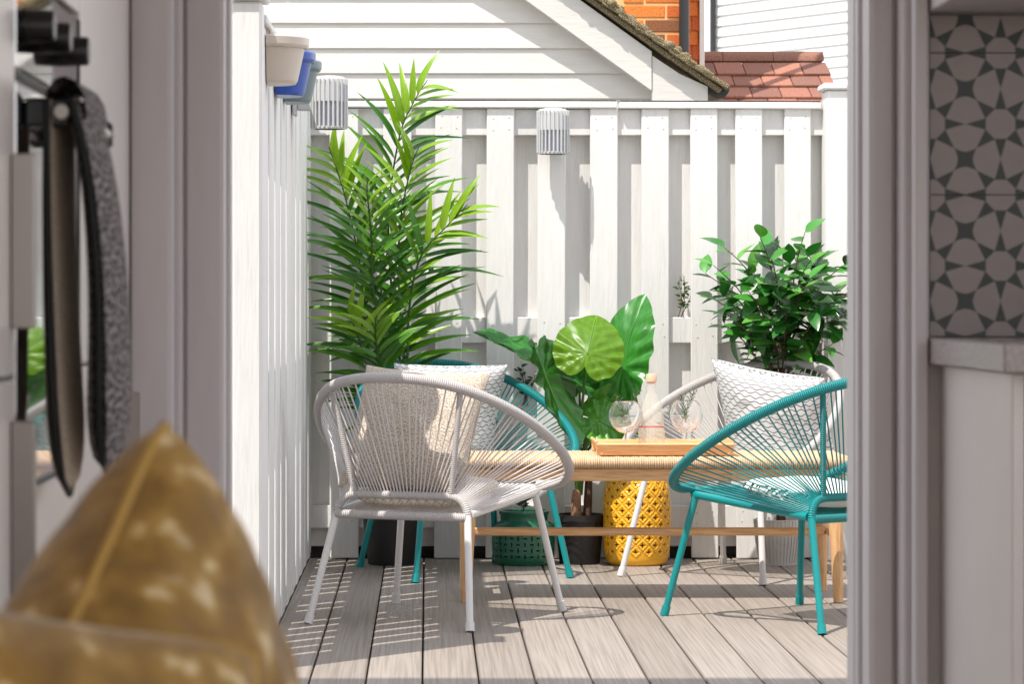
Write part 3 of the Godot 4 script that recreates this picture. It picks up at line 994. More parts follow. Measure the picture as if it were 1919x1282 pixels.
	for k in arc.size() - 1:
		for th in [0.0, 0.007]:
			var p: Vector2 = arc[k] + Vector2(0, th)
			var q: Vector2 = arc[k + 1] + Vector2(0, th)
			quad_out(strap, Vector3(p.x, p.y, -0.115), Vector3(q.x, q.y, -0.115), Vector3(q.x, q.y, 0.115), Vector3(p.x, p.y, 0.115), Vector3(0.047, 1.20 if th > 0.0 else 1.4, 0))
	part(gl, "strap", finish(strap), M.quilt_dark)

	# base unit with worktop by the door
	var u := thing("base_cabinet", "white base cabinet with grey worktop beside the back door", "cabinet", Vector3(0.821, 0.013, -4.745))
	block(u, "end_panel", Vector3(0, 0, 0.0), Vector3(0.018, 0.895, 0.58), M.cabinet)
	block(u, "carcass", Vector3(0.019, 0.1, 0.0), Vector3(0.78, 0.894, 0.555), M.cabinet)
	block(u, "drawer_front", Vector3(0.021, 0.70, 0.556), Vector3(0.40, 0.885, 0.578), M.steel)
	block(u, "door", Vector3(0.021, 0.1, 0.556), Vector3(0.40, 0.695, 0.578), M.cabinet)
	block(u, "worktop", Vector3(-0.022, 0.8965, -0.012), Vector3(0.78, 0.9385, 0.635), M.worktop, 0.003)
	# printed tiles above it
	var sp := setting("tiled_splashback", "wall tiles printed with dark eight pointed stars")
	block(sp, "grout_bed", Vector3(0.803, 0.953, -4.762), Vector3(1.615, 1.471, -4.7535), M.grout, 0.0005)
	for r in 3:
		for c in 4:
			var top: float = minf(0.954 + (r + 1) * 0.2275, 1.470)
			var bot: float = 0.954 + r * 0.2275
			var x0: float = 0.8045 + c * 0.2275
			var x1: float = minf(x0 + 0.2255, 1.612)
			if x1 - x0 > 0.02:
				var st := begin()
				st.set_smooth_group(-1)
				var q := [Vector3(x0, bot, 0), Vector3(x1, bot, 0), Vector3(x1, top - 0.002, 0), Vector3(x0, top - 0.002, 0)]
				for f in [[0, 2, 1], [0, 3, 2]]:
					for j in f:
						st.set_uv(Vector2((q[j].x - x0) / 0.2255, 1.0 - (q[j].y - bot) / 0.2255))
						st.add_vertex(q[j])
				for e in 4:
					var p0: Vector3 = q[e]
					var p1: Vector3 = q[(e + 1) % 4]
					st.set_uv(Vector2(0.5, 0.5))
					quad_out(st, p0, p1, p1 + Vector3(0, 0, -0.007), p0 + Vector3(0, 0, -0.007), Vector3((x0 + x1) / 2, (top + bot) / 2, -0.003))
				part(sp, "tile", finish(st), M.tile, Vector3(0, 0, -4.746))
	block(sp, "edge_trim", Vector3(0.7985, 0.953, -4.7615), Vector3(0.8025, 1.471, -4.743), M.cabinet, 0.001)
	var wc := thing("wall_cupboard", "painted wall cupboard hung over the star patterned tiles", "cupboard", Vector3(0.80, 1.473, -4.758))
	block(wc, "carcass", Vector3(0, 0, 0), Vector3(0.81, 0.70, 0.33), M.frame_paint)
	block(wc, "door", Vector3(0.001, 0.002, 0.331), Vector3(0.40, 0.698, 0.350), M.cabinet)
	block(wc, "door", Vector3(0.404, 0.002, 0.331), Vector3(0.809, 0.698, 0.350), M.cabinet)

# ------------------------------------------------------------------ chairs
func pt(r: float, f: float, y: float) -> Vector3:
	return Vector3(r, y, -f)

func mirrored(half: Array) -> Array:
	# half runs from the middle outwards on the +x side; returns the whole from -x to +x
	var all := []
	for k in range(half.size() - 1, 0, -1):
		all.append(Vector3(-half[k].x, half[k].y, half[k].z))
	all.append_array(half)
	return all

func rope_chair(label: String, at: Vector3, turn: float, wrap: Material, string_: Material, metal: Material) -> Node3D:
	var c := thing("rope_chair", label, "chair", at, turn, "rope chairs round the table")
	var plane := func(f: float) -> float: return 0.4147 + 0.647 * (0.285 - f) - 0.1364 * (0.285 - f) * (0.285 - f)
	var half := []
	for p in [[0.0, -0.375], [0.12, -0.360], [0.23, -0.300], [0.32, -0.19], [0.378, -0.06], [0.402, 0.08], [0.388, 0.185], [0.345, 0.252], [0.290, 0.283], [0.238, 0.285]]:
		half.append(pt(p[0], 0.285 - (0.285 - p[1]) * 0.978, plane.call(0.285 - (0.285 - p[1]) * 0.978)))
	var ring := curve_through(mirrored(half), 6)
	var st := begin()
	tube(st, ring, 0.0165, 0.0165, 14)
	part(c, "ring_frame", finish(st), wrap)
	var u_half := [pt(0, -0.235, 0.405), pt(0.10, -0.235, 0.405), pt(0.165, -0.235, 0.404), pt(0.200, -0.238, 0.392), pt(0.220, -0.243, 0.366), pt(0.226, -0.247, 0.335)]
	var ubar := curve_through(mirrored(u_half), 6)
	st = begin()
	tube(st, ubar, 0.0125, 0.0125, 12)
	part(c, "back_bar", finish(st), wrap)
	part(c, "rear_seat_bar", tube_mesh([pt(-0.224, -0.252, 0.342), pt(0.224, -0.252, 0.342)], 0.0135, -1.0, 12), wrap)
	part(c, "front_seat_bar", tube_mesh([pt(-0.240, 0.283, 0.404), pt(0.240, 0.283, 0.404)], 0.0130, -1.0, 12), metal)
	for s in [-1.0, 1.0]:
		part(c, "side_rail", tube_mesh([pt(s * 0.236, 0.280, 0.392), pt(s * 0.228, -0.235, 0.350)], 0.0130, -1.0, 12), metal)
		var front_top := pt(s * 0.236, 0.268, 0.392)
		var front_foot := pt(s * 0.300, 0.350, 0.0)
		var rear_top := pt(s * 0.226, -0.247, 0.345)
		var rear_foot := pt(s * 0.277, -0.345, 0.0)
		for leg in [[front_top, front_foot], [rear_top, rear_foot]]:
			var l := part(c, "leg", tube_mesh([leg[0], leg[0].lerp(leg[1], 0.985)], 0.0118, 0.0112, 12), metal)
			part(l, "foot_cap", tube_mesh([leg[0].lerp(leg[1], 0.915), leg[1] + Vector3(0, 0.002, 0)], 0.0142, 0.0146, 12), metal)
		part(c, "upright", tube_mesh([pt(s * 0.165, -0.236, 0.405), along(ring, 0.5 + s * 0.115)], 0.0095, -1.0, 10), wrap)
	# back cords fan out from the bar to the ring
	var n := 72
	for k in n:
		var a := 2.0 * (k + 0.5) / n - 1.0
		var m := absf(a)
		var low: float = (m / 0.42 * 0.60) if m < 0.42 else 0.60 + (m - 0.42) / 0.58 * 0.36
		var q := along(ubar, 0.5 + signf(a) * low * 0.5)
		var p := along(ring, 0.5 + a * 0.455 + 0.005 * sin(k * 7.3))
		cord(c, "back_cord", q, p, 0.0025, string_)
	for k in 26:
		var a := 2.0 * (k + 0.5) / 26.0 - 1.0
		cord(c, "seat_cord", pt(a * 0.225, 0.283, 0.405), pt(a * 0.215, -0.252, 0.350), 0.0029, string_)
	return c

func on_chair(chair: Node3D, called: String, label: String, category: String, mesh: Mesh, material: Material, local: Transform3D, group := "", seam := 0.0, seam_mat: Material = null, w := 0.0, h := 0.0) -> Node3D:
	var o := Node3D.new()
	o.name = numbered(called)
	add_child(o)
	o.transform = chair.transform * local
	tag(o, label, category, group)
	part(o, "cover", mesh, material)
	if seam > 0.0:
		part(o, "seam", piping(w, h, 0.07, seam), seam_mat)
	return o

func seat_pad_mesh() -> ArrayMesh:
	# soft square pad lying flat, rounded corners
	var st := begin()
	st.set_smooth_group(0)
	var n := 24
	var at := func(i: int, j: int, s: float) -> Vector3:
		var u := 2.0 * i / n - 1.0
		var v := 2.0 * j / n - 1.0
		var x := u * sqrt(1.0 - 0.22 * v * v)
		var z := v * sqrt(1.0 - 0.22 * u * u)
		var e := pow(maxf(0.0, (1.0 - pow(absf(u), 6.0)) * (1.0 - pow(absf(v), 6.0))), 0.5)
		return Vector3(x * 0.200, s * 0.028 * e + 0.002 * sin(u * 7.0) * e, z * 0.190)
	for s in [1.0, -1.0]:
		for i in n:
			for j in n:
				quad_out(st, at.call(i, j, s), at.call(i + 1, j, s), at.call(i + 1, j + 1, s), at.call(i, j + 1, s), at.call(i, j, -s * 3.0))
	return finish(st)

func four_chairs() -> void:
	var c1 := rope_chair("pale grey rope chair with its back to the kitchen, holding a beige cushion", Vector3(0.022, 0, -9.48), atan2(-0.416, 0.909), M.grey_wrap, M.grey, M.grey_metal)
	var c2 := rope_chair("teal rope chair facing the kitchen beside the potted palm", Vector3(0.121, 0, -11.06), atan2(-0.34, -0.94), M.teal_wrap, M.teal, M.teal_metal)
	var c3 := rope_chair("pale grey rope chair under the potted ficus with a wave print cushion", Vector3(1.16, 0, -11.0), atan2(0.59, -0.80), M.grey_wrap, M.grey, M.grey_metal)
	var c4 := rope_chair("teal rope chair with its back to the kitchen beside the door frame", Vector3(1.210, 0, -9.42), atan2(0.60, 0.80), M.teal_wrap, M.teal, M.teal_metal)
	var pad := seat_pad_mesh()
	var lay := Transform3D(Basis(Vector3.RIGHT, 0.103), Vector3(0, 0.409, 0.040))
	on_chair(c1, "seat_pad", "cream seat pad with beige diamonds on the grey chair nearer the kitchen", "seat pad", pad, M.diamond_cloth, lay, "seat pads of the rope chairs")
	on_chair(c2, "seat_pad", "white seat pad on the teal chair by the palm", "seat pad", pad, M.white_cloth, lay, "seat pads of the rope chairs")
	on_chair(c3, "seat_pad", "white seat pad on the grey chair under the ficus", "seat pad", pad, M.white_cloth, lay, "seat pads of the rope chairs")
	on_chair(c4, "seat_pad", "white seat pad on the teal chair by the door frame", "seat pad", pad, M.white_cloth, lay, "seat pads of the rope chairs")
	var lean := func(x: float, y: float, z: float, tip: float, roll: float, yaw: float) -> Transform3D:
		return Transform3D(Basis(Vector3.UP, yaw) * Basis(Vector3.RIGHT, tip) * Basis(Vector3.BACK, roll), Vector3(x, y, z))
	on_chair(c1, "back_cushion", "beige boucle cushion leaning in the grey chair behind its cords", "cushion", pillow(0.44, 0.42, 0.15, 4), M.beige_cloth, lean.call(-0.010, 0.604, 0.130, 0.40, 0.05, PI), "cushions on the rope chairs")
	on_chair(c2, "back_cushion", "white cushion printed with grey waves on the teal chair", "cushion", pillow(0.46, 0.38, 0.15, 5), M.wave_cloth, lean.call(0.0, 0.600, 0.165, 0.36, -0.02, PI), "cushions on the rope chairs")
	on_chair(c3, "back_cushion", "white cushion printed with grey waves on the grey chair", "cushion", pillow(0.52, 0.40, 0.17, 6, 0.12), M.wave_cloth, lean.call(-0.075, 0.585, 0.130, 0.42, -0.14, PI - 0.15), "cushions on the rope chairs")

# ------------------------------------------------------------------ table and what stands on it
func side_table() -> void:
	var t := thing("coffee_table", "long oak table with cord wrapped top and tapered legs", "table", Vector3(0.755, 0, -10.16))
	var hx := 0.665
	var hz := 0.235
	# the cord-wound top: a rounded slab wound crosswise with cord
	var st := begin()
	st.set_smooth_group(0)
	var prof := []
	for k in 9:
		var a := PI * k / 8.0 - PI / 2
		prof.append(Vector2(hz - 0.016 + cos(a) * 0.016, 0.470 + sin(a) * 0.016))
	for k in 9:
		var a := PI * k / 8.0 + PI / 2
		prof.append(Vector2(-hz + 0.016 + cos(a) * 0.016, 0.470 + sin(a) * 0.016))
	for k in prof.size():
		var p: Vector2 = prof[k]
		var q: Vector2 = prof[(k + 1) % prof.size()]
		quad_out(st, Vector3(-hx, p.y, p.x), Vector3(hx, p.y, p.x), Vector3(hx, q.y, q.x), Vector3(-hx, q.y, q.x), Vector3(0, 0.470, 0))
	st.set_smooth_group(-1)
	for k in prof.size():
		var p: Vector2 = prof[k]
		var q: Vector2 = prof[(k + 1) % prof.size()]
		for x in [-hx, hx]:
			tri_out(st, Vector3(x, 0.470, 0), Vector3(x, p.y, p.x), Vector3(x, q.y, q.x))
	part(t, "top", finish(st), M.rope_top)
	var loop := begin()
	var lp := PackedVector3Array()
	for k in prof.size() + 1:
		var p: Vector2 = prof[k % prof.size()]
		lp.append(Vector3(0, 0.470 + (p.y - 0.470) * 1.03, p.x * 1.002))
	tube(loop, lp, 0.0036, 0.0036, 5, false)
	var mm := MultiMesh.new()
	mm.transform_format = MultiMesh.TRANSFORM_3D
	mm.mesh = finish(loop)
	mm.instance_count = 180
	for k in 180:
		mm.set_instance_transform(k, Transform3D(Basis(Vector3.UP, rng.randf_range(-0.004, 0.004)), Vector3(-hx + 0.006 + k * (2.0 * hx - 0.012) / 179.0, rng.randf_range(-0.0008, 0.0008), 0)))
	var w := MultiMeshInstance3D.new()
	w.name = "cord_winding"
	w.multimesh = mm
	w.material_override = M.rope_top
	w.set_meta("kind", "stuff")
	t.add_child(w)
	for z in [-1.0, 1.0]:
		block(t, "apron", Vector3(-hx + 0.02, 0.408, z * (hz - 0.032) - 0.011), Vector3(hx - 0.02, 0.452, z * (hz - 0.032) + 0.011), M.oak_long, 0.004)
	for x in [-1.0, 1.0]:
		block(t, "end_apron", Vector3(x * (hx - 0.033) - 0.011, 0.409, -hz + 0.045), Vector3(x * (hx - 0.033) + 0.011, 0.451, hz - 0.045), M.oak_long, 0.004)
		for z in [-1.0, 1.0]:
			var top := Vector3(x * (hx - 0.052), 0.452, z * (hz - 0.052))
			var foot := Vector3(x * (hx - 0.040), 0.0, z * (hz - 0.030))
			var lg := begin()
			var path := PackedVector3Array()
			for k in 7:
				path.append(top.lerp(foot, k / 6.0))
			tube(lg, path, 0.030, 0.0165, 16)
			part(t, "leg", finish(lg), M.oak_up)
		part(t, "end_stretcher", tube_mesh([Vector3(x * (hx - 0.046), 0.222, -hz + 0.045), Vector3(x * (hx - 0.046), 0.222, hz - 0.045)], 0.012, -1.0, 10), M.oak_long)
	block(t, "stretcher", Vector3(-hx + 0.058, 0.209, -0.016), Vector3(hx - 0.058, 0.236, 0.016), M.oak_long, 0.005)

	# bamboo tray
	var tr := thing("serving_tray", "pale bamboo serving tray on the rope wound table", "tray", Vector3(0.80, 0.4905, -10.12))
	block(tr, "base", Vector3(-0.205, 0, -0.135), Vector3(0.205, 0.007, 0.135), M.bamboo)
	for s in [-1.0, 1.0]:
		var a := part(tr, "long_side", chamfered(Vector3(0.462, 0.042, 0.010), 0.003), M.bamboo, Vector3(0, 0.023, s * 0.146))
		a.rotation.x = s * 0.35
		var b := part(tr, "short_side", chamfered(Vector3(0.010, 0.052, 0.295), 0.003), M.bamboo, Vector3(s * 0.222, 0.028, 0))
		b.rotation.z = -s * 0.42
	# bottle
	var bo := thing("gin_bottle", "clear glass bottle with a wooden stopper and thin red line on the tray", "bottle", Vector3(0.766, 0.499, -10.13))
	var neck := [Vector2(0, 0.0), Vector2(0.040, 0.0), Vector2(0.0435, 0.004), Vector2(0.0435, 0.118), Vector2(0.042, 0.130), Vector2(0.033, 0.165), Vector2(0.021, 0.192), Vector2(0.0155, 0.205), Vector2(0.015, 0.236)]
	part(bo, "glass_body", lathe(neck, 40), M.bottle_glass)
	for k in 26:
		var a := TAU * k / 26.0
		part(bo, "flute", chamfered(Vector3(0.0035, 0.066, 0.0035), 0.001), M.bottle_glass, Vector3(cos(a) * 0.0440, 0.044, sin(a) * 0.0440), Basis(Vector3.UP, -a))
	part(bo, "spirit", lathe([Vector2(0, 0.006), Vector2(0.039, 0.006), Vector2(0.0398, 0.010), Vector2(0.0398, 0.112), Vector2(0.034, 0.145), Vector2(0, 0.145)], 36), M.gin)
	part(bo, "red_band", lathe([Vector2(0.0438, 0.083), Vector2(0.0441, 0.083), Vector2(0.0441, 0.086), Vector2(0.0438, 0.086)], 40), M.red_line)
	part(bo, "label_line", lathe([Vector2(0.0438, 0.010), Vector2(0.0441, 0.010), Vector2(0.0441, 0.0115), Vector2(0.0438, 0.0115)], 40), M.print_grey)
	for k in 2:
		part(bo, "label_print", chamfered(Vector3(0.016 - 0.006 * k, 0.0016, 0.0008), 0.0002), M.print_grey, Vector3(0.021 + 0.004 * k, 0.099 - 0.005 * k, 0.0388 - 0.0022 * k), Basis(Vector3.UP, 0.5))
	part(bo, "stopper", lathe([Vector2(0, 0.232), Vector2(0.0145, 0.232), Vector2(0.0145, 0.238), Vector2(0.0185, 0.238), Vector2(0.0185, 0.262), Vector2(0.017, 0.264), Vector2(0, 0.264)], 24), M.cork)
	# balloon glasses
	for g in [[0.675, -10.10, "balloon glass of iced gin with rosemary beside the bottle, nearer the big leaf plant", 0.3], [0.884, -10.14, "balloon glass of iced gin with rosemary beside the bottle, nearer the teal chair", -0.7]]:
		var gl := thing("balloon_glass", g[2], "glass", Vector3(g[0], 0.498, g[1]), g[3], "gin glasses on the tray")
		var bowl := []
		for k in 15:
			var a := -PI / 2 + 0.10 + 2.42 * k / 14.0
			bowl.append(Vector2(0.058 * cos(a), 0.125 + 0.058 * sin(a) * 1.05))
		var wall := bowl.duplicate()
		for k in range(14, -1, -1):
			wall.append(Vector2(maxf(bowl[k].x - 0.0013, 0.0), bowl[k].y + (0.0012 if k < 4 else 0.0)))
		part(gl, "bowl", lathe(wall, 40), M.clear_glass)
		part(gl, "stem", lathe([Vector2(0.0, 0.0), Vector2(0.034, 0.0), Vector2(0.034, 0.0015), Vector2(0.008, 0.006), Vector2(0.004, 0.012), Vector2(0.0036, 0.055), Vector2(0.006, 0.064), Vector2(0.0, 0.066)], 28), M.clear_glass)
		var liq := []
		for k in 8:
			var a := -PI / 2 + 0.06 + 1.44 * k / 7.0
			liq.append(Vector2(0.0555 * cos(a), 0.1262 + 0.0555 * sin(a) * 1.05))
		liq.append(Vector2(0.0, 0.1215))
		part(gl, "drink", lathe(liq, 36), M.tonic)
		for k in 4:
			part(gl, "ice_cube", chamfered(Vector3(0.024, 0.022, 0.024), 0.004), M.tonic, Vector3(0.020 * cos(k * 1.7), 0.104 + 0.010 * (k % 2), 0.020 * sin(k * 1.7)), Basis(Vector3(1, 1, 0).normalized(), k * 0.8))
		var sp := Node3D.new()
		sp.name = "rosemary_sprig"
		gl.add_child(sp)
		for k in 2:
			var base := Vector3(-0.02 + 0.02 * k, 0.098, 0.0)
			var tip := Vector3(0.042 - 0.065 * k, 0.205 - 0.02 * k, 0.012 - 0.02 * k)
			part(sp, "sprig_stem", tube_mesh([base, base.lerp(tip, 0.5) + Vector3(0.004, 0, 0), tip], 0.0012, 0.0006, 5), M.rosemary)
			for j in 26:
				var tt := 0.12 + 0.88 * j / 25.0
				var dir := (tip - base).normalized() * 0.8 + Vector3(cos(j * 2.4), 0.1, sin(j * 2.4)) * 0.9
				var p := base.lerp(tip, tt)
				cord(sp, "needle", p, p + dir.normalized() * 0.018, 0.0013, M.rosemary)

# ------------------------------------------------------------------ pots, stool
func on_profile(profile: Array, s: float) -> Vector2:
	# profile radius at height s (heights rise)
	for k in profile.size() - 1:
		if s <= profile[k + 1].y:
			var t: float = (s - profile[k].y) / maxf(profile[k + 1].y - profile[k].y, 1e-5)
			return Vector2(lerpf(profile[k].x, profile[k + 1].x, t), s)
	return profile[profile.size() - 1]

func pierced(profile: Array, around: int, rows: int, y0: float, dy: float, hole: Callable, diamond: bool, deep: float, ridge: float) -> ArrayMesh:
	# a thin wall of revolution whose cells (lozenges or squares) each hold one pierced opening
	var st := begin()
	var pos := func(a: float, y: float, r_off: float) -> Vector3:
		var r: float = on_profile(profile, y).x + r_off
		return Vector3(r * cos(a), y, r * sin(a))
	var da := TAU / around
	for row in rows:
		for col in around:
			var ca: float = da * (col + (0.5 if diamond and row % 2 == 1 else 0.0))
			var cy: float = y0 + row * dy
			var edge := []
			var n := 16
			for k in n:
				var th := TAU * (k + 0.5) / n
				var e := Vector2(cos(th), sin(th))
				if diamond:
					e /= absf(e.x) + absf(e.y)
					edge.append(Vector2(e.x * da * 0.5, e.y * dy))
				else:
					e /= maxf(absf(e.x), absf(e.y))
					edge.append(Vector2(e.x * da * 0.5, e.y * dy * 0.5))
			# corner points keep neighbouring cells closed
			var pts := []
			for k in n:
				var h: Vector2 = hole.call(TAU * (k + 0.5) / n, (row + col) % 2)
				pts.append([edge[k], h, (edge[k] as Vector2).lerp(h, 0.45)])
			for k in n:
				var k2 := (k + 1) % n
				var a: Array = pts[k]
				var b: Array = pts[k2]
				var v := func(c: Vector2, off: float) -> Vector3:
					return pos.call(ca + c.x, clampf(cy + c.y, profile[0].y, profile[profile.size() - 1].y), off)
				st.set_smooth_group(-1)
				var mid: Vector3 = Vector3(0, cy, 0)
				# between two edge directions a corner of the cell may lie
				var corner := _corner(a[0], b[0], da * 0.5, dy if diamond else dy * 0.5, diamond)
				if corner != Vector2.INF:
					tri_out(st, v.call(a[0], 0.0), v.call(corner, 0.0), v.call(b[0], 0.0), mid)
				quad_out(st, v.call(a[0], 0.0), v.call(b[0], 0.0), v.call(b[2], ridge), v.call(a[2], ridge), mid)
				quad_out(st, v.call(a[2], ridge), v.call(b[2], ridge), v.call(b[1], 0.0), v.call(a[1], 0.0), mid)
				quad_out(st, v.call(a[1], 0.0), v.call(b[1], 0.0), v.call(b[1], -deep), v.call(a[1], -deep), v.call((a[1] as Vector2) * 1.6, -deep * 0.5))
	return finish(st)

func _corner(a: Vector2, b: Vector2, hx: float, hy: float, diamond: bool) -> Vector2:
	if diamond:
		if signf(a.x) != signf(b.x):
			return Vector2(0, hy * signf(a.y))
		if signf(a.y) != signf(b.y):
			return Vector2(hx * signf(a.x), 0)
		return Vector2.INF
	var on_x := absf(absf(a.x) - hx) < hx * 0.01
	var on_x2 := absf(absf(b.x) - hx) < hx * 0.01
	if on_x != on_x2:
		return Vector2(hx * signf(a.x), hy * signf(a.y))
	return Vector2.INF

func pots_and_stool() -> void:
	# yellow pierced ceramic stool
	var s := thing("garden_stool", "glossy yellow ceramic garden stool pierced with small crosses", "stool", Vector3(0.806, 0, -11.41))
	var prof := [Vector2(0.104, 0.0), Vector2(0.115, 0.012), Vector2(0.121, 0.035), Vector2(0.126, 0.09), Vector2(0.128, 0.17), Vector2(0.127, 0.24), Vector2(0.122, 0.29), Vector2(0.112, 0.325), Vector2(0.098, 0.345)]
	var cross := func(th: float, _alt: int) -> Vector2:
		var r := 0.0105 * (0.70 + 0.30 * cos(4.0 * th))
		return Vector2(r * cos(th) / 0.127, r * sin(th))
	part(s, "pierced_wall", pierced(prof, 15, 11, 0.055, 0.0262, cross, true, 0.009, 0.0028), M.yellow_glaze)
	part(s, "foot_band", lathe([Vector2(0.090, 0.0), Vector2(0.106, 0.0), Vector2(0.116, 0.010), Vector2(0.1205, 0.030), Vector2(0.1225, 0.052), Vector2(0.112, 0.052)], 48), M.yellow_glaze)
	part(s, "top", lathe([Vector2(0.108, 0.318), Vector2(0.1145, 0.318), Vector2(0.104, 0.340), Vector2(0.085, 0.352), Vector2(0.045, 0.359), Vector2(0.0, 0.360)], 48), M.yellow_glaze)
	part(s, "inner_wall", lathe([Vector2(0.090, 0.02), Vector2(0.106, 0.10), Vector2(0.108, 0.20), Vector2(0.100, 0.30)], 32), M.yellow_glaze)

	# green pierced planter
	var g := thing("green_planter", "dark green glazed planter pierced with petal slots", "planter", Vector3(0.372, 0, -11.41))
	var gp := [Vector2(0.103, 0.0), Vector2(0.113, 0.014), Vector2(0.117, 0.04), Vector2(0.118, 0.13), Vector2(0.113, 0.152), Vector2(0.097, 0.165)]
	var petal := func(th: float, alt: int) -> Vector2:
		var c := cos(th)
		var n := sin(th)
		var r := 0.0082 * (0.28 + 0.68 * (c * c if alt == 0 else n * n))
		return Vector2(r * c / 0.117, r * n)
	part(g, "pierced_wall", pierced(gp, 28, 5, 0.036, 0.0235, petal, false, 0.008, 0.0004), M.green_glaze)
	part(g, "foot_band", lathe([Vector2(0.085, 0.0), Vector2(0.104, 0.0), Vector2(0.1135, 0.012), Vector2(0.1165, 0.0245), Vector2(0.105, 0.0245)], 48), M.green_glaze)
	part(g, "shoulder", lathe([Vector2(0.106, 0.142), Vector2(0.1165, 0.142), Vector2(0.112, 0.156), Vector2(0.094, 0.166), Vector2(0.090, 0.172)], 48), M.green_glaze)
	part(g, "neck", lathe([Vector2(0.086, 0.168), Vector2(0.091, 0.171), Vector2(0.092, 0.192), Vector2(0.096, 0.196), Vector2(0.096, 0.206), Vector2(0.090, 0.208), Vector2(0.084, 0.204), Vector2(0.082, 0.168)], 48), M.green_glaze)
	part(g, "inner_wall", lathe([Vector2(0.088, 0.01), Vector2(0.102, 0.05), Vector2(0.102, 0.14), Vector2(0.085, 0.165)], 32), M.black_pot)
	part(g, "soil", lathe([Vector2(0.0845, 0.188), Vector2(0.0, 0.192)], 24), M.soil_dark)

	# black nursery pots
	for p in [[Vector3(-0.135, 0, -11.42), 0.118, 0.20, "black plastic pot holding the tall palm"], [Vector3(0.588, 0, -11.45), 0.098, 0.19, "black plastic pot holding the big leaf plant"]]:
		var o := thing("plant_pot", p[3], "pot", p[0], 0.0, "pots along the rear fence")
		var r: float = p[1]
		var h: float = p[2]
		part(o, "body", lathe([Vector2(0, 0), Vector2(r * 0.78, 0), Vector2(r * 0.80, 0.004), Vector2(r * 0.96, h * 0.86), Vector2(r, h * 0.865), Vector2(r * 1.01, h), Vector2(r * 0.94, h), Vector2(r * 0.90, h * 0.8)], 40), M.black_pot)
		part(o, "soil", lathe([Vector2(r * 0.93, h * 0.90), Vector2(0, h * 0.93)], 24), M.soil_dark)
	# white woven pot of the ficus
	var w := thing("plant_pot", "white woven pot holding the ficus", "pot", Vector3(1.352, 0, -11.40), 0.0, "pots along the rear fence")
	var wp := []
	for k in 30:
		var y := 0.006 * k
		wp.append(Vector2(0.072 + 0.022 * smoothstep(0.0, 0.17, y) + 0.0022 * (k % 2), y))
	part(w, "body", lathe([Vector2(0, 0)] + wp + [Vector2(0.090, 0.176), Vector2(0.086, 0.15)], 40), M.woven_white)
	var loops := begin()
	for k in 40:
		var a := TAU * k / 40.0
		tube(loops, PackedVector3Array([Vector3(cos(a) * 0.0735, 0.003, sin(a) * 0.0735), Vector3(cos(a) * 0.0885, 0.085, sin(a) * 0.0885), Vector3(cos(a) * 0.0965, 0.173, sin(a) * 0.0965)]), 0.0022, 0.0022, 4, false)
	part(w, "weave", finish(loops), M.woven_white)
	part(w, "soil", lathe([Vector2(0.089, 0.158), Vector2(0, 0.165)], 24), M.soil_dark)

# ------------------------------------------------------------------ plants
func blade(length: float, width: float, droop: float, fold: float, n := 7, belly := 0.6) -> ArrayMesh:
	# a pointed leaf along +x, upper side +y
	var st := begin()
	st.set_smooth_group(0)
	var row := func(k: int) -> Array:
		var t := float(k) / n
		var w: float = width * 0.5 * pow(sin(PI * pow(t, belly) * 0.985 + 0.012), 0.85)
		var x: float = length * (t - 0.12 * droop / length * t * t)
		var y: float = -droop * t * t
		return [Vector3(x, y + w * fold, w), Vector3(x, y, 0), Vector3(x, y + w * fold, -w), t]
	for k in n:
		var a: Array = row.call(k)
		var b: Array = row.call(k + 1)
		for s in [0, 1]:
			var q := [a[s], a[s + 1], b[s + 1], b[s]]
			var uv := [Vector2(a[3], s * 0.5), Vector2(a[3], s * 0.5 + 0.5), Vector2(b[3], s * 0.5 + 0.5), Vector2(b[3], s * 0.5)]
			for f in [[0, 1, 2], [0, 2, 3]]:
				for j in f:
					st.set_uv(uv[j])
					st.add_vertex(q[j])
	return finish(st)

func frame_to(x: Vector3, up: Vector3) -> Basis:
	x = x.normalized()
	var z := x.cross(up).normalized()
	return Basis(x, z.cross(x).normalized(), z)

func ear_leaf(length: float, width: float, droop: float, cup: float, seed_: int) -> ArrayMesh:
	# heart shaped leaf round its stalk, tip along +x, upper side +y
	var st := begin()
	st.set_smooth_group(0)
	var tab := [1.0, 0.90, 0.80, 0.725, 0.67, 0.63, 0.605, 0.59, 0.58, 0.565, 0.53, 0.44, 0.24]
	var na := 72
	var nr := 14
	var p := func(i: int, j: int) -> Vector3:
		var th := TAU * (i % na) / na
		if th > PI:
			th -= TAU
		var f := absf(th) / PI * 12.0
		var k := mini(int(f), 11)
		var r: float = lerpf(tab[k], tab[k + 1], f - k) * j / nr
		var x: float = r * cos(th) * length
		var z: float = r * sin(th) * width / 1.16
		var rr := float(j) / nr
		var ripple: float = cos(th * 13.0 + seed_) * rr * rr * 0.05 * length * absf(sin(th))
		var vein: float = cos((x - absf(z) * 0.55) / length * 30.0 + 0.6) * minf(1.0, absf(z) / width * 7.0) * 0.011 * length - 0.10 * length * exp(-absf(z) / width * 14.0) * rr * 0.35
		return Vector3(x, cup * absf(z) - droop * (x * x) / length + ripple + vein + 0.02 * sin(seed_ + x * 14.0) * rr * length, z)
	for i in na:
		for j in nr:
			var q := [p.call(i, j), p.call(i + 1, j), p.call(i + 1, j + 1), p.call(i, j + 1)]
			var uv := []
			for c in q:
				uv.append(Vector2(0.3 + c.x / length * 0.65, 0.5 + c.z / width * 0.8))
			for f in ([[0, 2, 1], [0, 3, 2]]):
				if j == 0 and f[1] == 2:
					continue
				for k in f:
					st.set_uv(uv[k])
					st.add_vertex(q[k])
	return finish(st)

func plants() -> void:
	palm()
	elephant_ear()
	ficus()
	sprigs()

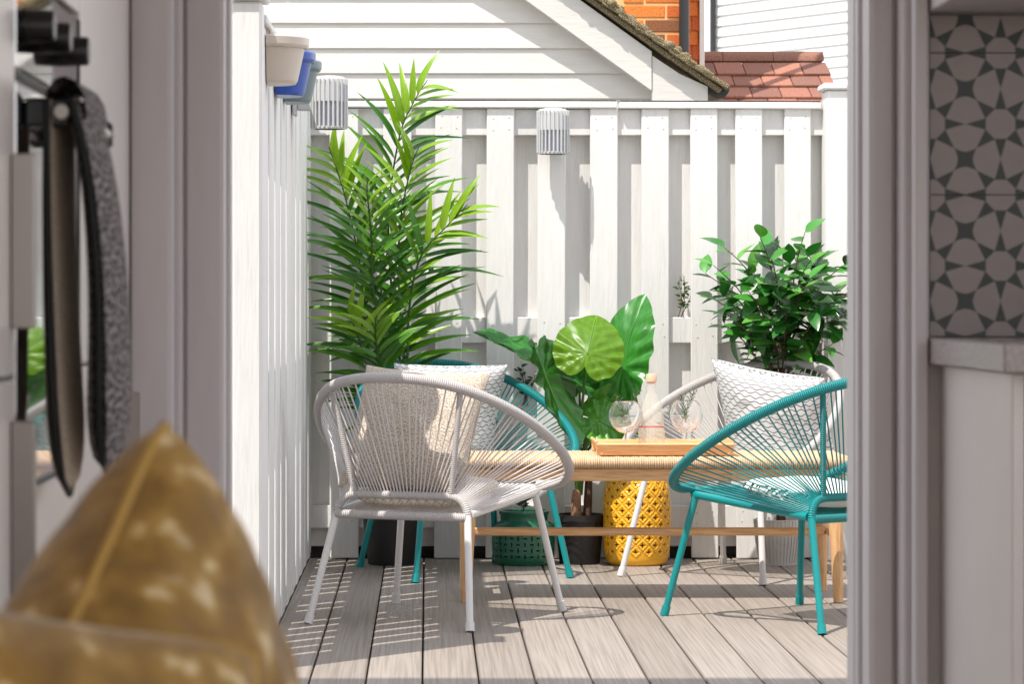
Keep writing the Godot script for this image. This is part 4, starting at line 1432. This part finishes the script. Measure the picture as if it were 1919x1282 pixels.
func palm() -> void:
	var p := thing("palm_plant", "tall feathery palm in the corner of the fences", "plant", Vector3(-0.135, 0.18, -11.42))
	var here := Vector3(-0.135, 0.18, -11.42)
	var leaves := []
	for k in 5:
		leaves.append(blade([0.25, 0.275, 0.30, 0.265, 0.29][k], [0.026, 0.029, 0.032, 0.025, 0.030][k], [0.045, 0.085, 0.125, 0.065, 0.16][k], 0.45, 8, 0.62))
	var base := Vector3(-0.10, 0.20, -11.42)
	# spine points (x, y, z) of every frond, first leaf share, largest leaf length, tone
	var fronds := [
		[[base, Vector3(-0.09, 0.62, -11.44), Vector3(-0.135, 1.02, -11.45), Vector3(-0.149, 1.35, -11.42), Vector3(-0.108, 1.636, -11.33), Vector3(-0.055, 1.765, -11.27), Vector3(0.0, 1.85, -11.22)], 0.50, 1.0, 1],
		[[base, Vector3(-0.08, 0.60, -11.40), Vector3(-0.108, 1.02, -11.38), Vector3(-0.104, 1.309, -11.32), Vector3(-0.063, 1.513, -11.22), Vector3(-0.03, 1.60, -11.17)], 0.42, 1.1, 2],
		[[base, Vector3(-0.13, 0.55, -11.42), Vector3(-0.227, 0.941, -11.40), Vector3(-0.264, 1.186, -11.36), Vector3(-0.319, 1.431, -11.30), Vector3(-0.375, 1.60, -11.25)], 0.42, 1.0, 0],
		[[base, Vector3(-0.12, 0.55, -11.36), Vector3(-0.200, 1.022, -11.26), Vector3(-0.212, 1.268, -11.17), Vector3(-0.225, 1.42, -11.09), Vector3(-0.222, 1.475, -11.05)], 0.44, 0.95, 1],
		[[base, Vector3(-0.08, 0.66, -11.36), Vector3(-0.067, 1.00, -11.29), Vector3(-0.022, 1.186, -11.22), Vector3(0.07, 1.292, -11.16), Vector3(0.15, 1.375, -11.12)], 0.40, 1.05, 0],
		[[base, Vector3(-0.15, 0.50, -11.36), Vector3(-0.227, 0.76, -11.28), Vector3(-0.270, 0.90, -11.22), Vector3(-0.305, 0.98, -11.18)], 0.42, 0.85, 1],
		[[base, Vector3(-0.13, 0.50, -11.32), Vector3(-0.17, 0.72, -11.22), Vector3(-0.195, 0.88, -11.14), Vector3(-0.190, 0.96, -11.10)], 0.45, 0.75, 0],
		[[base, Vector3(-0.15, 0.60, -11.46), Vector3(-0.18, 1.00, -11.50), Vector3(-0.15, 1.22, -11.49), Vector3(-0.07, 1.37, -11.45)], 0.40, 0.9, 3],
	]
	for i in fronds.size():
		var f: Array = fronds[i]
		var pts := []
		for q in f[0]:
			pts.append(q - here)
		var path := curve_through(pts, 6)
		var st := begin()
		tube(st, path, 0.0065, 0.0016, 7)
		var fr := part(p, "frond", finish(st), M.palm_stem)
		var pairs := 18 if i < 5 else 13
		for k in pairs:
			for side in [-1.0, 1.0]:
				var t: float = lerpf(f[1], 0.985, (k + 0.25 * (side + 1.0)) / pairs)
				var at := along(path, t)
				var tan := (along(path, minf(t + 0.02, 1.0)) - along(path, t - 0.02)).normalized()
				var u: float = (t - f[1]) / (1.0 - f[1])
				var face := Vector3(0.05 * sin(i * 2.0), 0.35, 1.0).normalized()
				var out: Vector3 = tan.cross(face).normalized() * side
				var open := lerpf(1.02, 0.36, pow(u, 1.1)) + rng.randf_range(-0.16, 0.16)
				var dir: Vector3 = (tan * cos(open) + out * sin(open) + face * rng.randf_range(-0.15, 0.40)).normalized()
				var long: float = f[2] * (0.55 + 0.45 * sin(PI * clampf(u * 0.95 + 0.12, 0.0, 1.0))) * rng.randf_range(0.92, 1.08)
				var which := rng.randi() % 5
				var nrm := (face * 0.8 + Vector3.UP * 0.7).normalized()
				var tone: int = f[3]
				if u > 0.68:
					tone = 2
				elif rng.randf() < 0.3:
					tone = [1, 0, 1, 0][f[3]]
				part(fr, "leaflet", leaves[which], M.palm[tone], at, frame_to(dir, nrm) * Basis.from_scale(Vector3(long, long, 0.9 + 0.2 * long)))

func elephant_ear() -> void:
	var here := Vector3(0.588, 0.165, -11.45)
	var p := thing("elephant_ear_plant", "plant with very large glossy heart shaped leaves in a black pot", "plant", here)
	part(p, "trunk", tube_mesh([Vector3(-0.012, 0, 0), Vector3(-0.014, 0.07, 0.01), Vector3(-0.010, 0.12, 0.01)], 0.022, 0.016, 12), M.bark_pale)
	part(p, "trunk", tube_mesh([Vector3(0.030, 0, -0.02), Vector3(0.034, 0.10, -0.02), Vector3(0.036, 0.16, -0.02)], 0.018, 0.014, 12), M.bark)
	# stalk end (leaf joint), tip direction, upper side, length, width, droop, cup, material
	var L := [
		[Vector3(0.604, 0.815, -11.18), Vector3(0.22, 0.88, -0.46), Vector3(0.0, 0.5, 0.87), 0.20, 0.255, 0.28, -0.12, 0],
		[Vector3(0.748, 0.762, -11.38), Vector3(0.24, 1.0, -0.10), Vector3(-0.40, 0.14, 0.9), 0.30, 0.215, 0.15, 0.10, 1],
		[Vector3(0.500, 0.735, -11.36), Vector3(-0.86, 0.54, 0.06), Vector3(0.36, 0.80, 0.42), 0.36, 0.16, 0.10, 0.45, 1],
		[Vector3(0.445, 0.735, -11.20), Vector3(0.33, -0.90, 0.10), Vector3(0.75, 0.30, 0.62), 0.31, 0.20, -0.10, 0.35, 2],
		[Vector3(0.655, 0.555, -11.30), Vector3(0.88, -0.40, 0.15), Vector3(-0.20, 0.70, 0.70), 0.18, 0.20, 0.25, 0.10, 3],
		[Vector3(0.585, 0.690, -11.40), Vector3(-0.10, 0.75, 0.5), Vector3(0.1, -0.3, 0.95), 0.13, 0.15, 0.2, 0.1, 1],
		[Vector3(0.700, 0.680, -11.46), Vector3(0.75, -0.30, 0.1), Vector3(0.2, 0.7, 0.7), 0.13, 0.13, 0.2, 0.1, 1],
		[Vector3(0.655, 0.600, -11.40), Vector3(0.55, 0.7, 0.2), Vector3(0.3, 0.1, 0.9), 0.12, 0.12, 0.2, 0.3, 3],
		[Vector3(0.660, 0.470, -11.50), Vector3(0.9, 0.05, 0.05), Vector3(-0.1, 0.9, 0.4), 0.17, 0.14, 0.3, 0.2, 0],
	]
	for k in L.size():
		var d: Array = L[k]
		var end: Vector3 = d[0] - here
		var foot := Vector3(-0.008 + 0.006 * (k % 3), 0.10, 0.01 - 0.012 * (k % 2))
		var mid := foot.lerp(end, 0.5) + Vector3(-end.x * 0.18, 0.05, 0.0)
		var st := part(p, "stalk", tube_mesh([foot, mid, end], 0.0075, 0.0042, 9), M.ear_stem)
		var leaf := part(st, "leaf", ear_leaf(d[3], d[4], d[5], d[6], k), M.ear[d[7]], end, frame_to(d[1], d[2]))
		# raised midrib
		part(st, "midrib", tube_mesh([end, end + leaf.basis * Vector3(d[3] * 0.45, -d[5] * d[3] * 0.2, 0), end + leaf.basis * Vector3(d[3] * 0.88, -d[5] * d[3] * 0.77, 0)], 0.0028, 0.0008, 6), M.ear_stem)

func ficus() -> void:
	var here := Vector3(1.352, 0.15, -11.40)
	var p := thing("ficus_plant", "bushy small leaved ficus in a white pot beside the fence post", "plant", here)
	var trunk := [Vector3(0, 0, 0), Vector3(0.010, 0.25, 0.02), Vector3(0.0, 0.48, 0.05), Vector3(0.012, 0.68, 0.07)]
	part(p, "trunk", tube_mesh(trunk, 0.013, 0.009, 10), M.bark)
	part(p, "trunk", tube_mesh([Vector3(0.02, 0, -0.01), Vector3(-0.004, 0.25, 0.035), Vector3(0.022, 0.48, 0.04), Vector3(0.0, 0.66, 0.08)], 0.010, 0.007, 10), M.bark)
	var meshes := []
	for k in 4:
		meshes.append(blade([0.092, 0.105, 0.082, 0.098][k], [0.046, 0.051, 0.043, 0.041][k], [0.012, 0.022, 0.006, 0.03][k], 0.25, 6, 0.72))
	var crown := Vector3(1.355, 1.045, -11.30) - here
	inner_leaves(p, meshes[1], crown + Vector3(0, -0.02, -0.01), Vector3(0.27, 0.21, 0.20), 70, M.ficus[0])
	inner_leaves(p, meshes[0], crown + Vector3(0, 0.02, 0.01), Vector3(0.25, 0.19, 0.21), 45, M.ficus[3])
	var r := RandomNumberGenerator.new()
	r.seed = 23
	for b in 33:
		var ang := b * 2.399
		var h := 1.0 - 2.0 * (b + 0.5) / 33.0
		var flat := sqrt(1.0 - h * h)
		var tip := crown + Vector3(cos(ang) * flat * 0.34, h * 0.235 + 0.02 * sin(b * 1.7), sin(ang) * flat * 0.27) * r.randf_range(0.72, 1.05)
		var start := (trunk[2] as Vector3).lerp(trunk[3], clampf(0.5 + h * 0.6 + r.randf_range(-0.2, 0.2), 0.0, 1.0))
		var mid := start.lerp(tip, 0.55) + Vector3(0, 0.05 + 0.02 * h, 0)
		var path := curve_through([start, mid, tip], 5)
		var st := begin()
		tube(st, path, 0.0042, 0.0012, 6)
		var br := part(p, "branch", finish(st), M.bark)
		for k in 9:
			var t := 0.38 + 0.62 * k / 8.0
			var at := along(path, t)
			var tan := (tip - start).normalized()
			var a2 := k * 2.4 + b
			var side := Vector3(cos(a2), 0.0, sin(a2))
			var dir := (tan * 0.55 + side * 0.9 + Vector3(0, r.randf_range(-0.60, 0.15) + h * 0.15, 0)).normalized() if k < 8 else (tan + side * 0.7 - Vector3(0, 0.3, 0)).normalized()
			var nrm := (Vector3.UP * 0.9 + Vector3(r.randf_range(-0.5, 0.5), 0, r.randf_range(-0.1, 0.8))).normalized()
			var sc := r.randf_range(0.88, 1.24)
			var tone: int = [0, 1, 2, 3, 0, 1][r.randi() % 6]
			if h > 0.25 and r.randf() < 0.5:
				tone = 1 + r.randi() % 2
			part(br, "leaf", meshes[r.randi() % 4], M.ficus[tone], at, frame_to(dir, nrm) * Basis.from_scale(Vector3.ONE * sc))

func inner_leaves(parent: Node, mesh: Mesh, center: Vector3, size: Vector3, count: int, m: Material) -> void:
	var r := RandomNumberGenerator.new()
	r.seed = 31
	var mm := MultiMesh.new()
	mm.transform_format = MultiMesh.TRANSFORM_3D
	mm.mesh = mesh
	mm.instance_count = count
	for k in count:
		var v := Vector3(r.randfn(), r.randfn(), r.randfn()).normalized() * pow(r.randf(), 0.4)
		var dir := (v + Vector3(r.randf_range(-0.8, 0.8), r.randf_range(-0.7, 0.3), r.randf_range(-0.8, 0.8))).normalized()
		mm.set_instance_transform(k, Transform3D(frame_to(dir, Vector3(r.randf_range(-0.5, 0.5), 0.8, r.randf_range(-0.3, 0.8))) * Basis.from_scale(Vector3.ONE * r.randf_range(0.8, 1.15)), center + v * size))
	var o := MultiMeshInstance3D.new()
	o.name = "inner_foliage"
	o.multimesh = mm
	o.material_override = m
	o.set_meta("kind", "stuff")
	parent.add_child(o, true)

func sprigs() -> void:
	# thin shoots growing up behind and through the fence gaps
	var r := RandomNumberGenerator.new()
	r.seed = 5
	var leaf := blade(0.030, 0.014, 0.004, 0.2, 4, 0.7)
	var spots := [
		[Vector3(0.995, 0.96, -11.655), 0.17, 22, "wispy shoot growing through the fence beside the ficus", 0],
		[Vector3(0.185, 0.60, -11.690), 0.17, 20, "dark leafy shoot in the fence gap above the teal chair", 1],
		[Vector3(0.385, 0.62, -11.690), 0.16, 18, "dark leafy shoot in the fence gap beside the long drooping leaf", 1],
		[Vector3(0.358, 0.20, -11.40), 0.13, 26, "low leafy plant growing in the green planter", 1],
	]
	for s in spots:
		var p := thing("climbing_shoot", s[3], "plant", s[0], 0.0, "small shoots along the rear fence")
		for b in 4:
			var tip := Vector3(r.randf_range(-0.045, 0.05), s[1] * r.randf_range(0.6, 1.0), r.randf_range(0.0, 0.025))
			var st := part(p, "shoot", tube_mesh([Vector3(0.008 * b - 0.012, -0.02, 0), tip * 0.5 + Vector3(0.01, 0, 0), tip], 0.0018, 0.0008, 5), M.bark)
			for k in s[2] / 3:
				var t: float = 0.2 + 0.8 * k / (s[2] / 3.0)
				var a: float = k * 2.4 + b
				part(st, "leaf", leaf, M.sprig[(k + b) % 2] if s[4] == 0 else M.ficus[3], tip * t + Vector3(0.006 * sin(t * 4.0), 0, 0.002), frame_to(Vector3(cos(a), 0.4, sin(a) * 0.4 + 0.2), Vector3(0.2, 0.6, 0.7)) * Basis.from_scale(Vector3.ONE * r.randf_range(0.6, 1.1)))

# ------------------------------------------------------------------ wall pots, lamps
func half_pot(label: String, at: Vector3, m: Material) -> void:
	# flat backed pot hung on the fence; bulges towards +x
	var o := thing("wall_pot", label, "pot", at, 0.0, "half round pots hung on the slat fence")
	var body := func(profile: Array, inner: bool) -> ArrayMesh:
		var st := begin()
		st.set_smooth_group(0)
		var n := 20
		for k in profile.size() - 1:
			st.set_smooth_group(k + 1)
			for j in n:
				var p: Vector2 = profile[k]
				var q: Vector2 = profile[k + 1]
				var a0 := -PI / 2 + PI * j / n
				var a1 := -PI / 2 + PI * (j + 1) / n
				quad_out(st, Vector3(cos(a0) * p.x, p.y, sin(a0) * p.x * 1.05), Vector3(cos(a1) * p.x, p.y, sin(a1) * p.x * 1.05), Vector3(cos(a1) * q.x, q.y, sin(a1) * q.x * 1.05), Vector3(cos(a0) * q.x, q.y, sin(a0) * q.x * 1.05), Vector3(0.02, 0.06, 0))
		st.set_smooth_group(-1)
		for k in profile.size() - 1:
			var p: Vector2 = profile[k]
			var q: Vector2 = profile[k + 1]
			quad(st, Vector3(0, p.y, p.x * 1.05), Vector3(0, p.y, -p.x * 1.05), Vector3(0, q.y, -q.x * 1.05), Vector3(0, q.y, q.x * 1.05))
		return finish(st)
	part(o, "body", body.call([Vector2(0.001, 0.0), Vector2(0.078, 0.0), Vector2(0.084, 0.008), Vector2(0.104, 0.100)], false), m)
	part(o, "rim", body.call([Vector2(0.100, 0.1005), Vector2(0.112, 0.1005), Vector2(0.116, 0.108), Vector2(0.117, 0.128), Vector2(0.113, 0.133), Vector2(0.106, 0.131)], false), m)
	part(o, "hook", tube_mesh([Vector3(0.004, 0.115, 0.0), Vector3(0.004, 0.155, 0.0), Vector3(-0.018, 0.170, 0.0)], 0.0025, -1.0, 6), M.steel)

func lantern(label: String, at: Vector3, turn: float, arm: float) -> void:
	# ribbed round shade hung before its wall plate; the wall is at local z = 0
	var o := thing("wall_lantern", label, "lamp", at, turn, "ribbed lanterns on the fences")
	block(o, "wall_plate", Vector3(-0.034, 0.045, 0.001), Vector3(0.034, 0.125, 0.014), M.lamp_metal, 0.003)
	block(o, "arm", Vector3(-0.017, 0.062, 0.0145), Vector3(0.017, 0.105, arm - 0.045), M.lamp_metal, 0.004)
	var c := Vector3(0, 0, arm)
	part(o, "diffuser", lathe([Vector2(0, 0.006), Vector2(0.048, 0.006), Vector2(0.050, 0.010), Vector2(0.050, 0.160), Vector2(0, 0.162)], 32), M.lamp_inner, c)
	part(o, "cap", lathe([Vector2(0.0, 0.150), Vector2(0.056, 0.150), Vector2(0.056, 0.168), Vector2(0.050, 0.175), Vector2(0.030, 0.179), Vector2(0, 0.180)], 36), M.lamp_metal, c)
	part(o, "upper_shade", lathe([Vector2(0.0565, 0.092), Vector2(0.0595, 0.092), Vector2(0.0595, 0.151), Vector2(0.0565, 0.151)], 36), M.lamp_metal, c)
	part(o, "lower_ring", lathe([Vector2(0.0505, 0.0), Vector2(0.058, 0.0), Vector2(0.058, 0.010), Vector2(0.0505, 0.010)], 36), M.lamp_metal, c)
	for k in 24:
		var a := TAU * k / 24.0
		part(o, "rib", chamfered(Vector3(0.009, 0.166, 0.0065), 0.002), M.lamp_metal, c + Vector3(cos(a) * 0.0595, 0.086, sin(a) * 0.0595), Basis(Vector3.UP, -a))

func wall_fittings() -> void:
	half_pot("cream half round pot hung on the slat fence beside its end post", Vector3(-0.452, 1.628, -8.42), M.cream_pot)
	half_pot("cobalt blue half round pot hung on the slat fence", Vector3(-0.452, 1.628, -8.92), M.blue_pot)
	half_pot("slate grey half round pot hung on the slat fence", Vector3(-0.452, 1.642, -9.42), M.slate_pot)
	lantern("ribbed grey lantern on an arm from the slat fence above the palm", Vector3(-0.4525, 1.592, -9.98), PI / 2, 0.122)
	lantern("ribbed grey lantern on a front board of the rear fence", Vector3(0.489, 1.586, -11.628), 0.0, 0.085)

# ------------------------------------------------------------------ foreground cushions
func mustard_cushions() -> void:
	var b := thing("window_seat", "low painted window seat before the oven under mustard cushions", "bench", Vector3(-0.32, 0.013, -2.0))
	block(b, "seat_board", Vector3(-0.42, 0.245, -0.62), Vector3(0.25, 0.282, 0.62), M.oak_long, 0.008)
	block(b, "plinth", Vector3(-0.40, 0.0, -0.60), Vector3(0.23, 0.244, 0.60), M.cabinet)
	var big := Node3D.new()
	big.name = numbered("velvet_cushion")
	add_child(big)
	tag(big, "mustard crushed velvet cushion standing with one corner pointing up", "cushion", "mustard velvet cushions")
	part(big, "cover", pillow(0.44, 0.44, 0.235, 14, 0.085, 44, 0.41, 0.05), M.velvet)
	part(big, "seam", piping(0.44, 0.44, 0.085, 0.004, 0.05), M.velvet_seam)
	big.transform = Transform3D(Basis(Vector3.BACK, -0.18) * Basis(Vector3.UP, -1.89) * Basis(Vector3.RIGHT, 0.10) * Basis(Vector3.BACK, 0.80), Vector3(-0.218, 0.624, -2.15))
	var low := Node3D.new()
	low.name = numbered("velvet_cushion")
	add_child(low)
	tag(low, "mustard crushed velvet cushion lying in front of the upright one", "cushion", "mustard velvet cushions")
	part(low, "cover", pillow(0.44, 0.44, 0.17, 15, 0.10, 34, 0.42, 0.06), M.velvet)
	part(low, "seam", piping(0.44, 0.44, 0.10, 0.004, 0.06), M.velvet_seam)
	low.transform = Transform3D(Basis(Vector3.UP, 0.35) * Basis(Vector3.RIGHT, -0.5) * Basis(Vector3.BACK, -0.25), Vector3(-0.33, 0.635, -1.86))
